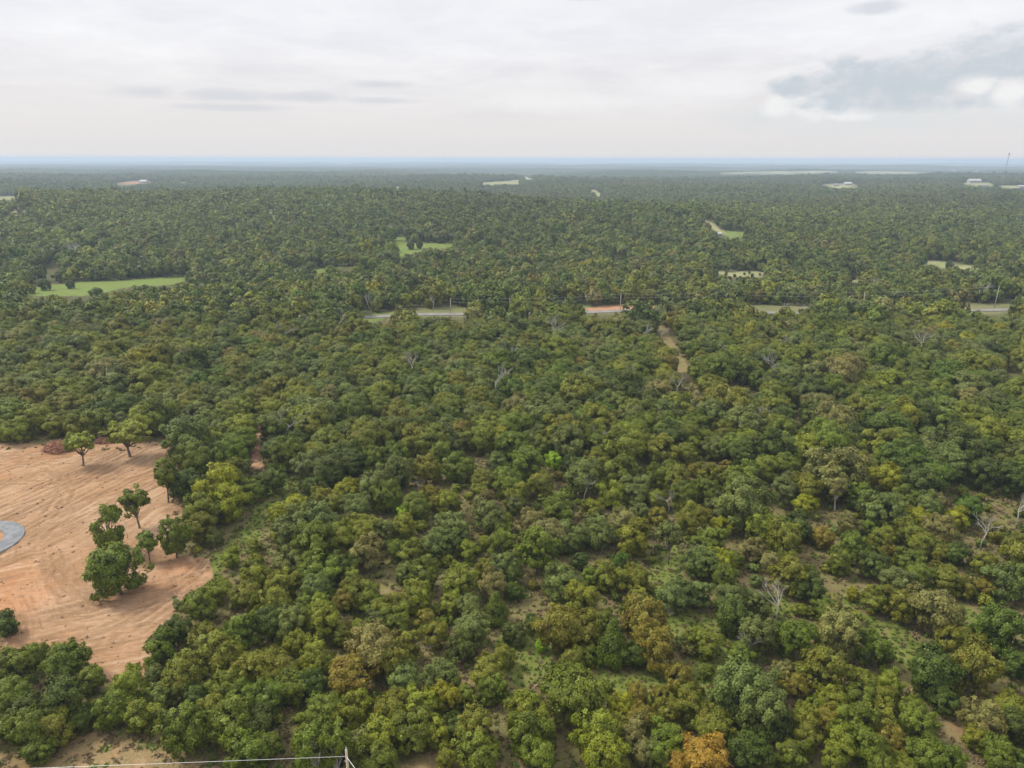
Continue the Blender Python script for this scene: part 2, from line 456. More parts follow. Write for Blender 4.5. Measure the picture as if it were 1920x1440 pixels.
def smooth_line(pts, n=10):
    pts = [Vector(p) for p in pts]; out = []
    for i in range(len(pts) - 1):
        p0, p1, p2, p3 = pts[max(i - 1, 0)], pts[i], pts[i + 1], pts[min(i + 2, len(pts) - 1)]
        for k in range(n):
            t = k / n
            out.append(0.5 * ((2 * p1) + (p2 - p0) * t + (2 * p0 - 5 * p1 + 4 * p2 - p3) * t * t + (3 * p1 - p0 - 3 * p2 + p3) * t ** 3))
    out.append(pts[-1]); return out



# ------------------------------------------------------------------ ground, one sheet to the horizon
def axis(lo, hi, lo_d, hi_d, step, far_lo, far_hi, g):
    mid = np.arange(lo_d, hi_d, step)
    a = [hi_d]; s = step
    while a[-1] < hi: a.append(a[-1] + s); s *= g
    b = [lo_d]; s = step
    while b[-1] > lo: b.append(b[-1] - s); s *= g
    return np.array(sorted(set(b[1:])) + list(mid) + a)


xs = np.array(sorted(set(np.round(np.concatenate([axis(-46000, -22, -135, -22, 0.38, 0, 0, 1.05), axis(-22, 46000, -22, 150, 0.9, 0, 0, 1.05)]), 3))))
ys = axis(-500, 46000, 55, 215, 0.42, 0, 0, 1.04)
GX, GY = np.meshgrid(xs, ys)
GZ = gz(GX, GY)
gu, gv, gd = project(GX, GY, GZ)
front = GY > 25
near_w = sst(-gd, -1500, -60)
wu, wv = warp(gu, gv, GX, GY, 14.0)
fu = gu + (5 + 300.0 / np.maximum(gd, 60)) * 2.2 * fbm(GX, GY, 34, 7, 3); fv = gv + 5.0 * fbm(GX, GY, 30, 8, 3) * sst(gd, 100, 300)


def mask(polys, u, v):
    m = np.zeros(u.shape, bool)
    for p in polys: m |= in_poly(u, v, p)
    return (m & front).astype(np.float32)


def soften(a, n=1):
    for _ in range(n):
        b = a.copy(); b[1:-1, 1:-1] = (a[1:-1, 1:-1] * 2 + a[:-2, 1:-1] + a[2:, 1:-1] + a[1:-1, :-2] + a[1:-1, 2:]) / 6; a = b
    return a


A_dirt = soften(np.maximum(mask([P_CLEAR], wu, wv), np.maximum(mask([P_STRIP], wu, wv), np.maximum(mask(P_BARE, fu, fv), 0.47 * mask([G_DIRT[1], G_DIRT[2], G_DIRT[3]], wu, wv)))), 2)
A_grass = soften(np.maximum(np.maximum(mask([P_LANE], wu, wv), mask(G_GRASS, wu, wv)), mask(P_FIELDS, fu, fv)), 3)
A_field = np.maximum(np.maximum(mask(P_PALE, fu, fv), 0.45 * mask([P_ROAD], fu, fv)), sst(farfield(GX, GY), 0, 0.06))
A_trail = soften(np.maximum(mask(P_TRAIL, fu, fv), np.maximum(0.3 * mask([P_ROAD], fu, fv), mask(G_DIRT, wu, wv))), 3)
# rutted surface of the cleared soil
rut = 0.16 * fbm(GX * 1.0, GY * 1.0, 3.0, 81, 3) * A_dirt * (gd < 400)
# tyre and blade passes: pairs of ruts along the sweeps seen in the soil
TRK = np.zeros(GX.shape, np.float32); sel = (A_dirt > 0.05) & (gd < 330) & (GX > -175); sx_, sy_ = GX[sel], GY[sel]; acc = np.zeros(len(sx_)); hgt = np.zeros(len(sx_))
rt = random.Random(5)


def sweep(pts, wid, dep, spread, pair=True):
    jx, jy = rt.uniform(-spread, spread), rt.uniform(-spread, spread) * 0.5; tw = rt.uniform(0.9, 1.1)
    P3 = smooth_line([tuple(ground_at(a * 1.0 + jx + 12 * rt.uniform(-1, 1), 1040 + (b - 1040) * tw + jy)[:2]) + (0,) for a, b in pts], 7)
    for off in ((-0.95, 0.95) if pair else (0.0,)):
        best = np.full(len(sx_), 9e9); along = np.zeros(len(sx_))
        for i in range(len(P3) - 1):
            a, b = P3[i], P3[i + 1]; dx, dy = b.x - a.x, b.y - a.y; L = math.hypot(dx, dy) or 1e-6; nx_, ny_ = -dy / L, dx / L
            ax, ay = a.x + nx_ * off, a.y + ny_ * off
            t = np.clip(((sx_ - ax) * dx + (sy_ - ay) * dy) / (L * L), 0, 1); q = np.hypot(sx_ - ax - t * dx, sy_ - ay - t * dy)
            m = q < best; best = np.where(m, q, best); along = np.where(m, i + t, along)
        brk = np.clip(0.55 + 2.2 * (vnoise(along * 0.9 + rt.random() * 50, along * 0 + off, 3) - 0.4), 0, 1)
        e = np.exp(-(best / wid) ** 2) * brk; acc[:] = np.maximum(acc, e); hgt[:] += (-dep * np.exp(-(best / wid) ** 2) + 0.5 * dep * np.exp(-((best - 1.9 * wid) / wid) ** 2)) * brk


if TRACKS:
    for k in range(15): sweep([(-260, 1085 + rt.uniform(-40, 30)), (-60, 1040), (120, 955), (250, 888), (345, 846 + rt.uniform(-8, 20))], rt.uniform(0.32, 0.55), 0.10, 75)
    for k in range(6): sweep([(-200, 900), (0, 872), (150, 868), (330, 850)], rt.uniform(0.32, 0.55), 0.10, 45)
    for k in range(7): sweep([(-160, 1190), (40, 1165), (210, 1128), (390, 1085)], rt.uniform(0.32, 0.55), 0.10, 45)
    for k in range(6): sweep([(-40, 1225), (120, 1210), (240, 1175), (340, 1110)], rt.uniform(0.32, 0.5), 0.10, 40)
    for k in range(5): sweep([(110, 1040), (120, 1095), (200, 1135), (300, 1120), (370, 1075), (380, 1050)], rt.uniform(0.35, 0.6), 0.12, 16)
    for k in range(4): sweep([(60, 1010), (130, 930), (110, 890), (40, 895), (-40, 930)], rt.uniform(0.32, 0.5), 0.10, 25)
    TRK[sel] = acc; hh_ = np.zeros(GX.shape); hh_[sel] = hgt; rut = rut + hh_ * A_dirt
GZr = GZ + rut
ny, nx = GX.shape
me = bpy.data.meshes.new('ground')
me.vertices.add(nx * ny); me.vertices.foreach_set('co', np.stack([GX, GY, GZr], -1).reshape(-1).astype(np.float32))
ii = np.arange(nx * ny).reshape(ny, nx)
q = np.stack([ii[:-1, :-1], ii[:-1, 1:], ii[1:, 1:], ii[1:, :-1]], -1).reshape(-1, 4)
me.loops.add(q.size); me.loops.foreach_set('vertex_index', q.reshape(-1).astype(np.int32))
me.polygons.add(len(q)); me.polygons.foreach_set('loop_start', np.arange(0, q.size, 4, dtype=np.int32))
me.polygons.foreach_set('use_smooth', np.ones(len(q), bool))
for nm, a in (('dirt', A_dirt), ('grass', A_grass), ('field', A_field), ('trail', A_trail), ('track', TRK)):
    at = me.attributes.new(nm, 'FLOAT', 'POINT'); at.data.foreach_set('value', a.reshape(-1).astype(np.float32))
me.update(calc_edges=True)


_a, _b = ground_at(20, 1030), ground_at(300, 862)
UPANG = math.atan2(_b[1] - _a[1], _b[0] - _a[0])
RINGC = ground_at(235, 1060)


def ground_mat():
    m, B, out = new_mat('land')
    geo = B.n.new('ShaderNodeNewGeometry'); P = geo.outputs['Position']
    x, y, z = B.sep(P)
    dirt, grass, field, trail = (B.attr(k) for k in ('dirt', 'grass', 'field', 'trail'))
    n_big = B.noise(P, 0.05, 4, 0.6); n_mid = B.noise(P, 0.35, 5, 0.62); n_fine = B.noise(P, 2.6, 5, 0.65); n_grit = B.noise(P, 9.0, 3, 0.6)
    # woodland floor: leaf litter and thin grass
    litter = B.mix(B.ss(n_fine, 0.35, 0.68), (0.090, 0.070, 0.036), (0.175, 0.130, 0.066))
    thin = B.mix(B.ss(n_fine, 0.3, 0.7), (0.10, 0.098, 0.033), (0.19, 0.165, 0.07))
    col = B.mix(B.ss(n_mid, 0.36, 0.56), litter, thin)
    dist = B.vm('LENGTH', P)
    col = B.mix(B.ss(dist, 260, 420), col, B.mix(B.ss(n_mid, 0.35, 0.65), (0.055, 0.058, 0.022), (0.095, 0.090, 0.040)))
    # far woods seen as one cloth
    wood = B.mix(B.ss(B.noise(P, 0.012, 6, 0.7), 0.35, 0.65), (0.018, 0.027, 0.013), (0.042, 0.050, 0.024))
    col = B.mix(B.ss(dist, 7000, 9500), col, wood)
    # dry trodden ground
    tr = B.mix(B.ss(n_fine, 0.3, 0.7), (0.150, 0.122, 0.055), (0.255, 0.195, 0.100))
    tr = B.mix(B.m('MULTIPLY', B.ss(n_mid, 0.42, 0.60), 0.65), tr, (0.135, 0.135, 0.042))
    tr = B.mix(B.m('MULTIPLY', B.ss(B.noise(P, 0.22, 3, 0.5), 0.60, 0.72), 0.4), tr, (0.36, 0.24, 0.13))
    col = B.mix(B.ss(B.m('ADD', trail, B.m('MULTIPLY', B.m('SUBTRACT', n_mid, 0.5), 0.9)), 0.35, 0.65), col, tr)
    # grass
    gr = B.mix(B.ss(n_mid, 0.35, 0.65), (0.085, 0.118, 0.020), (0.150, 0.168, 0.038))
    gr = B.mix(B.m('MULTIPLY', B.ss(n_fine, 0.45, 0.7), 0.6), gr, (0.185, 0.170, 0.065))
    gr = B.mix(B.ss(dist, 250, 420), gr, B.mix(B.ss(n_mid, 0.35, 0.65), (0.095, 0.155, 0.030), (0.16, 0.195, 0.050)))
    gr = B.mix(B.m('MULTIPLY', B.ss(n_mid, 0.54, 0.66), 0.55), gr, (0.165, 0.125, 0.065))
    col = B.mix(B.ss(B.m('ADD', grass, B.m('MULTIPLY', B.m('SUBTRACT', n_mid, 0.5), 1.1)), 0.35, 0.65), col, gr)
    # pale pasture
    fl = B.mix(B.ss(B.noise(P, 0.02, 4, 0.6), 0.35, 0.65), (0.17, 0.19, 0.075), (0.27, 0.255, 0.14))
    col = B.mix(field, col, fl)
    # graded soil: blade and tyre marks are bands of damper, redder and paler soil
    def band(cx, cy, fr, fa, seed, warp_amt):
        q = B.vm('SUBTRACT', P, (cx, cy, 0)); wv = B.noise(P, 0.06, 3, 0.5, 0, True)
        q = B.vm('ADD', q, B.vm('SCALE', B.vm('SUBTRACT', wv, (0.5, 0.5, 0.5)), None, warp_amt))
        qx, qy, _ = B.sep(q)
        r = B.m('SQRT', B.m('ADD', B.m('MULTIPLY', qx, qx), B.m('MULTIPLY', qy, qy))); th = B.m('ARCTAN2', qy, qx)
        return B.noise(B.comb(B.m('MULTIPLY', r, fr), B.m('MULTIPLY', th, fa), seed), 1.0, 5, 0.68)
    def line_band(ang, fc, fa, seed, amt, bend):
        # long straight-ish passes: ang is the heading of the pass over the ground
        wv = B.noise(P, 0.035, 2, 0.5, 0, True); q = B.vm('ADD', P, B.vm('SCALE', B.vm('SUBTRACT', wv, (0.5, 0.5, 0.5)), None, amt))
        qx, qy, _ = B.sep(q); ca, sa = math.cos(ang), math.sin(ang)
        al = B.m('ADD', B.m('MULTIPLY', qx, ca), B.m('MULTIPLY', qy, sa)); ac = B.m('ADD', B.m('MULTIPLY', qx, -sa), B.m('MULTIPLY', qy, ca))
        ac = B.m('ADD', ac, B.m('MULTIPLY', B.m('MULTIPLY', al, al), bend))
        return B.noise(B.comb(B.m('MULTIPLY', ac, fc), B.m('MULTIPLY', al, fa), seed), 1.0, 6, 0.72)
    A1 = line_band(UPANG, 0.62, 0.035, 0.0, 7, 0.0015); A2 = line_band(UPANG - 0.45, 0.75, 0.05, 3.0, 9, -0.003)
    A3 = line_band(0.10, 0.60, 0.04, 6.0, 7, 0.002); A4 = line_band(-0.25, 0.8, 0.06, 11.0, 8, -0.004)
    ring = band(RINGC[0], RINGC[1], 0.75, 0.9, 4.0, 4)
    sel = B.ss(B.noise(P, 0.045, 2, 0.5), 0.44, 0.54); sel2 = B.ss(B.noise(B.vm('ADD', P, (91, 37, 0)), 0.055, 2, 0.5), 0.44, 0.56)
    wob_y = B.m('ADD', y, B.m('MULTIPLY', B.m('SUBTRACT', B.noise(P, 0.05, 2), 0.5), 30.0))
    upper = B.mix(sel, A1, A2); lower = B.mix(sel2, A3, A4)
    rd = B.vm('DISTANCE', P, (RINGC[0], RINGC[1], 0))
    lower = B.mix(B.m('MULTIPLY', B.ss(rd, 22, 14), 0.6), lower, ring)
    b = B.mix(B.ss(wob_y, 126, 140), lower, upper)
    soil = B.mix(B.ss(B.noise(P, 0.045, 4, 0.6), 0.36, 0.64), (0.315, 0.185, 0.098), (0.40, 0.265, 0.165))
    soil = B.mix(B.m('MULTIPLY', B.ss(B.noise(B.vm('ADD', P, (40, 11, 0)), 0.030, 4, 0.6), 0.50, 0.66), 0.65), soil, (0.385, 0.165, 0.07))
    soil = B.mix(B.m('MULTIPLY', B.ss(b, 0.50, 0.40), 0.62), soil, (0.18, 0.105, 0.052))
    soil = B.mix(B.m('MULTIPLY', B.ss(b, 0.53, 0.62), 0.50), soil, (0.48, 0.35, 0.24))
    soil = B.mix(B.m('MULTIPLY', B.ss(n_mid, 0.60, 0.72), 0.35), soil, (0.25, 0.155, 0.09))
    trk = B.m('MULTIPLY', B.attr('track'), B.ss(n_fine, 0.25, 0.6, 0.45, 1.0))
    soil = B.mix(B.m('MULTIPLY', B.ss(B.noise(B.vm('MULTIPLY', P, (0.05, 0.09, 1)), 1.0, 4, 0.6), 0.50, 0.64), 0.45), soil, (0.22, 0.135, 0.075))
    soil = B.mix(B.m('MULTIPLY', trk, 0.62), soil, (0.165, 0.098, 0.052))
    clod = B.noise(B.vm('MULTIPLY', P, (0.8, 1.5, 1)), 1.0, 6, 0.75)
    soil = B.mix(B.m('MULTIPLY', B.ss(clod, 0.51, 0.62), 0.55), soil, (0.22, 0.135, 0.08))
    soil = B.mix(B.m('MULTIPLY', B.ss(clod, 0.46, 0.34), 0.35), soil, (0.49, 0.36, 0.25))
    soil = B.mix(B.m('MULTIPLY', B.ss(n_grit, 0.54, 0.68), 0.45), soil, (0.25, 0.15, 0.10))
    soil = B.mix(B.ss(dist, 260, 420), soil, B.mix(n_fine, (0.30, 0.14, 0.075), (0.38, 0.23, 0.14)))
    col = B.mix(B.ss(B.m('ADD', dirt, B.m('MULTIPLY', B.m('SUBTRACT', n_mid, 0.5), 0.7)), 0.35, 0.65), col, soil)
    h = B.m('ADD', B.m('MULTIPLY', n_fine, 0.12), B.m('ADD', B.m('MULTIPLY', n_grit, 0.05), B.m('MULTIPLY', B.m('MULTIPLY', b, dirt), 0.45)))
    bp = B.n.new('ShaderNodeBump'); bp.inputs['Strength'].default_value = 0.9; bp.inputs['Distance'].default_value = 1.0
    B.l.new(h, bp.inputs['Height'])
    principled(B, out, col, 0.95, 0.08, bp.outputs[0]); return m


me.materials.append(ground_mat())
ground = link('ground', me); tag(ground, kind='structure')

# ------------------------------------------------------------------ roads
M_ASPHALT = simple_mat('worn_asphalt', (0.15, 0.145, 0.135), (0.22, 0.21, 0.195), 0.25, 0.9, 0.1)
M_NEWASPH = simple_mat('grey_asphalt', (0.13, 0.138, 0.15), (0.21, 0.218, 0.23), 0.6, 0.85, 0.15)


def ribbon(name, pts, w, mat, lift, thick=0.25):
    mb = MB(); vs = []; fs = []
    for i, p in enumerate(pts):
        t = (pts[min(i + 1, len(pts) - 1)] - pts[max(i - 1, 0)]); t.z = 0; t.normalize(); n = Vector((-t.y, t.x, 0))
        for s, dz in ((-1.03, -thick), (-1, 0), (0, 0.05), (1, 0), (1.03, -thick)):
            q = p + n * (s * w / 2); vs.append((q.x, q.y, float(gz(q.x, q.y)) + lift + dz))
    for i in range(len(pts) - 1):
        for k in range(4): fs.append((i * 5 + k, i * 5 + k + 1, i * 5 + k + 6, i * 5 + k + 5))
    mb.add(vs, fs); o = mb.build(name, mat); tag(o, kind='structure'); return o


rp = smooth_line([(p[0], p[1], 0) for p in road_pts], 8)
ribbon('road', rp, 6.2, M_ASPHALT, 0.30, 0.5)
cc = ground_at(-57, 1019)
mb = MB(); vs = []; fs = []; N = 64
for k in range(N):
    a = 2 * math.pi * k / N
    for r, dz in ((5.9, -0.2), (6.0, 0.16), (9.5, 0.16), (9.6, -0.2)):
        px_, py_ = cc[0] + r * math.cos(a), cc[1] + r * math.sin(a); vs.append((px_, py_, float(gz(px_, py_)) + dz + 0.05))
for k in range(N):
    for j in range(3):
        a, b = k * 4 + j, ((k + 1) % N) * 4 + j; fs.append((a, a + 1, b + 1, b))
mb.add(vs, fs); tag(mb.build('turning_circle', M_NEWASPH), kind='structure')
ribbon('lane', [Vector((cc[0] - 8.5 - 3 * k, cc[1] - 2 - 0.6 * k, 0)) for k in range(14)], 6.0, M_NEWASPH, 0.19, 0.3)

# ------------------------------------------------------------------ tree patterns (unit crown radius 1)
def unit(v): return v / np.maximum(np.linalg.norm(v, axis=-1, keepdims=True), 1e-9)


def crown_quads(seed, nl, leaves, size, kind='broad', fine=False):
    g = np.random.default_rng(seed); Q = []; V = []; lobes = []
    if kind == 'cone':
        for i in range(nl):
            t = (i + g.random()) / nl; rr = (1 - t) * 0.85 + 0.06; a = g.random() * 6.283
            lobes.append((np.array([math.cos(a) * rr * g.uniform(0.5, 0.95), math.sin(a) * rr * g.uniform(0.5, 0.95), 0.25 + t * 1.95]), 0.16 + 0.22 * (1 - t)))
        C = np.array([0, 0, 0.7])
    else:
        cz, az, zmin = {'broad': (1.10, 1.06, -0.97), 'round': (1.0, 1.02, -0.97), 'open': (2.0, 0.92, -0.75), 'flat': (1.12, 0.92, -0.95), 'airy': (1.15, 1.08, -0.95)}[kind]
        C = np.array([0, 0, cz]); ph = g.random(4) * 6.28
        sub = [(g.random() * 6.283, g.uniform(0.30, 0.55), g.uniform(-0.15, 0.30)) for _ in range(5)]
        while len(lobes) < nl:
            d = unit(g.normal(size=3))
            if d[2] < zmin: continue
            asym = 1.02 + 0.13 * math.sin(2 * math.atan2(d[1], d[0]) + ph[0]) + 0.10 * math.sin(3 * math.atan2(d[1], d[0]) + ph[1]) + 0.08 * math.sin(5 * d[2] + ph[2])
            rad = g.uniform(0.52, 0.84) * asym
            p = d * np.array([1, 1, az]) * rad
            if kind in ('broad', 'open', 'flat') and g.random() < 0.6:
                s = sub[g.integers(5)]; p = p * 0.66 + np.array([math.cos(s[0]) * s[1], math.sin(s[0]) * s[1], s[2] if d[2] > -0.3 else -0.25])
            if kind in ('open', 'airy') and math.sin(3.1 * d[0] + ph[0]) + math.sin(3.7 * d[1] + ph[1]) + math.sin(4.3 * d[2] + ph[2]) > 1.0: continue
            lobes.append((C + p, g.uniform(0.11, 0.25) if fine else g.uniform(0.17, 0.31)))
    for lc, lr in lobes:
        outw = unit(lc - C + np.array([0, 0, 0.15])); n = int(leaves * (lr / 0.25) ** 2 * g.uniform(0.8, 1.2))
        d = unit(g.normal(size=(n, 3)) + outw * 0.75)
        p = lc + d * np.array([1, 1, 0.82]) * (lr * (g.uniform(0.62, 1.05, (n, 1)) + 0.35 * (g.random((n, 1)) < 0.14)))
        nm = unit(d * 0.60 + outw * 0.50 + np.array([0, 0, 0.22]) + g.normal(size=(n, 3)) * 0.34)
        t = unit(np.cross(nm, g.normal(size=(n, 3)))); b = np.cross(nm, t)
        l = size * g.uniform(0.65, 1.3, (n, 1)); w = l * g.uniform(0.55, 0.8, (n, 1))
        Q.append(np.stack([p - t * l, p + b * w - nm * l * 0.18, p + t * l, p - b * w - nm * l * 0.18], 1))
        V.append(np.clip(g.normal(0.45, 0.16) + g.normal(0, 0.20, n), 0, 1))
    return np.concatenate(Q), np.concatenate(V), lobes, C


def trunk_mesh(name, seed, lobes, C, mat, low=False, kind='broad'):
    g = random.Random(seed); mb = MB(); top = C[2] + (0.15 if kind != 'cone' else 1.0)
    bend = [(g.uniform(-.08, .08), g.uniform(-.08, .08)) for _ in range(3)]
    zs = [-0.12, 0.05, 0.35 * top, 0.7 * top, top]; pts = [(0, 0, zs[0]), (0, 0, zs[1])] + [(bend[i][0], bend[i][1], zs[i + 2]) for i in range(3)]
    mb.tube(pts, [0.085, 0.065, 0.052, 0.040, 0.018], 4 if low else 6)
    if not low:
        for lc, lr in g.sample(lobes, min(len(lobes), 24 if kind in ('open', 'airy') else 11)):
            t = g.uniform(0.45, 0.95); k = pts[2] if t < 0.6 else pts[3]
            a = Vector(k); b = Vector(lc); mdl = a.lerp(b, 0.5) + Vector((0, 0, -0.05))
            mb.tube([a, mdl, b], [0.034, 0.024, 0.009], 4, False)
    return mb.mesh(name, mat, True)


KINDS = {}          # near patterns: kind -> list of (crown mesh, trunk mesh)
FAR = []            # one-mesh patterns for the wood, three levels of detail


def near_pattern(kind, seed, nl, leaves, size, bark):
    qd, vr, lobes, C = crown_quads(seed, nl, leaves, size, kind, True)
    return (quads_mesh('leafy_crown', qd, M_LEAF, vr), trunk_mesh('tree_trunk', seed, lobes, C, bark, False, kind), (qd, vr))


SPEC = {'broad': (9, 120, 230, 0.045), 'round': (3, 110, 220, 0.043), 'open': (4, 60, 170, 0.058), 'flat': (3, 105, 220, 0.045), 'cone': (2, 66, 210, 0.042), 'airy': (3, 74, 180, 0.052)}
for kd, (cnt, nl, lv, sz) in SPEC.items():
    KINDS[kd] = [near_pattern(kd, 100 + 13 * i + len(kd) * 31, nl, lv, sz, M_BARK) for i in range(cnt)]


def joined_pattern(name, qd, vr, low=True, trunk=True, cz=1.1):
    """crown and trunk in one mesh, for the wood that is one object"""
    me = quads_mesh(name, qd, M_LEAF, vr)
    if trunk:
        bm = bmesh.new(); bm.from_mesh(me); k = len(bm.verts)
        mb = MB(); mb.tube([(0, 0, -0.1), (0.03, 0, 0.5), (0.0, 0.04, cz)], [0.075, 0.055, 0.03], 5)
        t = mb.mesh('stem', None); bm.from_mesh(t); bm.faces.ensure_lookup_table()
        for f in bm.faces[len(qd):]: f.material_index = 1
        bm.to_mesh(me); bm.free(); bpy.data.meshes.remove(t); me.materials.append(M_BARK)
    return me


wood_col = bpy.data.collections.new('wood_patterns')
LOD = {0: [], 1: [], 2: [], 3: []}
pat = []


def reg(level, me):
    nm = 'wood_pattern_%02d' % len(pat); me.name = nm
    o = bpy.data.objects.new(nm, me); wood_col.objects.link(o); LOD[level].append(len(pat)); pat.append(o)


for kd in ('broad', 'broad', 'broad', 'broad', 'round', 'flat'):
    i = len(LOD[0]); P_ = KINDS[kd][i % len(KINDS[kd])]
    reg(0, joined_pattern('w', P_[2][0], P_[2][1]))
for i, kd in enumerate(('broad', 'broad', 'broad', 'broad', 'round', 'flat')):
    qd, vr, lb, C = crown_quads(400 + i, 46, 34, 0.115, kd); reg(1, joined_pattern('w', qd, vr))
for i, kd in enumerate(('broad', 'broad', 'round', 'flat')):
    qd, vr, lb, C = crown_quads(500 + i, 32, 13, 0.165, kd); reg(2, joined_pattern('w', qd, vr, trunk=False))
for i in range(3):       # a clump of several crowns, for kilometres away
    g = np.random.default_rng(600 + i); qs = []; vs_ = []
    for k in range(5):
        qd, vr, lb, C = crown_quads(620 + 10 * i + k, 14, 9, 0.25, 'broad'); s = g.uniform(0.42, 0.6)
        qs.append(qd * s + np.array([g.uniform(-.7, .7), g.uniform(-.7, .7), 0])); vs_.append(vr)
    reg(3, joined_pattern('w', np.concatenate(qs), np.concatenate(vs_), trunk=False))


def dead_pattern(seed, spread=0.55, depth=4):
    """bare branching tree, unit height; returns trunk mesh and limb meshes"""
    g = random.Random(seed); tr = MB(); limbs = []
    top = Vector((g.uniform(-.1, .1), g.uniform(-.1, .1), 0.62)); mid = Vector((g.uniform(-.05, .05), g.uniform(-.05, .05), 0.3))
    tr.tube([(0, 0, -0.05), mid, top], [0.020, 0.016, 0.011], 6)

    def grow(mb, p, d, l, r, lev):
        q = p + d * l * 0.5 + Vector((g.uniform(-1, 1), g.uniform(-1, 1), g.uniform(-.6, 1))) * l * 0.10; e = q + (d + Vector((g.uniform(-.5, .5), g.uniform(-.5, .5), g.uniform(-.2, .5))) * 0.5).normalized() * l * 0.5
        mb.tube([p, q, e], [r, r * 0.75, r * 0.45], 4 if lev > 1 else 5, False)
        if lev >= depth: return
        for k in range(g.choice((2, 3, 3))):
            nd = (d + Vector((g.uniform(-1, 1), g.uniform(-1, 1), g.uniform(-.5, .9))) * 0.75).normalized()
            grow(mb, q.lerp(e, g.uniform(0.1, 1)), nd, l * g.uniform(0.5, 0.75), r * 0.55, lev + 1)
    for k in range(g.choice((4, 5, 6))):
        mb = MB(); a = g.random() * 6.283; t = g.uniform(0.55, 1.0)
        p = mid.lerp(top, t) if t < 0.98 else top
        grow(mb, p, Vector((math.cos(a) * spread, math.sin(a) * spread, g.uniform(0.35, 0.9))).normalized(), g.uniform(0.24, 0.36), 0.010, 1)
        limbs.append(mb.mesh('dead_limb', M_DEAD, True))
    return tr.mesh('dead_trunk', M_DEAD, True), limbs


DEADP = [dead_pattern(900 + i, 0.55 + 0.15 * (i % 3)) for i in range(5)]
for i in range(3):
    t, ls = DEADP[i]; bm = bmesh.new(); bm.from_mesh(t)
    for l in ls: bm.from_mesh(l)
    me_ = bpy.data.meshes.new('w'); bm.to_mesh(me_); bm.free(); me_.materials.append(M_DEAD); reg(0, me_)
DEAD_IDX = LOD[0][-3:]; LOD[0] = LOD[0][:-3]

# ------------------------------------------------------------------ single trees, read off the photograph: crown centre, crown radius, look
TINT = {'g': (.112, .146, .010), 'd': (.066, .092, .009), 'b': (.122, .150, .030), 'y': (.168, .190, .012), 'Y': (.225, .228, .007), 'L': (.24, .36, .012),
        'o': (.170, .148, .015), 'O': (.275, .175, .018), 'w': (.144, .156, .012), 't': (.182, .172, .046), 'G': (.080, .126, .010), 'D': (.074, .108, .005)}
WARM = {'o': 0.50, 'O': 0.5, 'w': 0.28, 't': 0.22, 'Y': 0.15, 'y': 0.12, 'g': 0.08, 'b': 0.05, 'd': 0.05, 'G': 0.0, 'L': 0.0, 'D': 0.0}
WORD = {'g': 'mid green', 'd': 'dark green', 'b': 'grey-green', 'y': 'light green', 'Y': 'yellow-green', 'L': 'lime green', 'o': 'rust-tinged', 'O': 'orange',
        'w': 'olive', 't': 'tan-tinged', 'G': 'deep green', 'D': 'bottle green'}
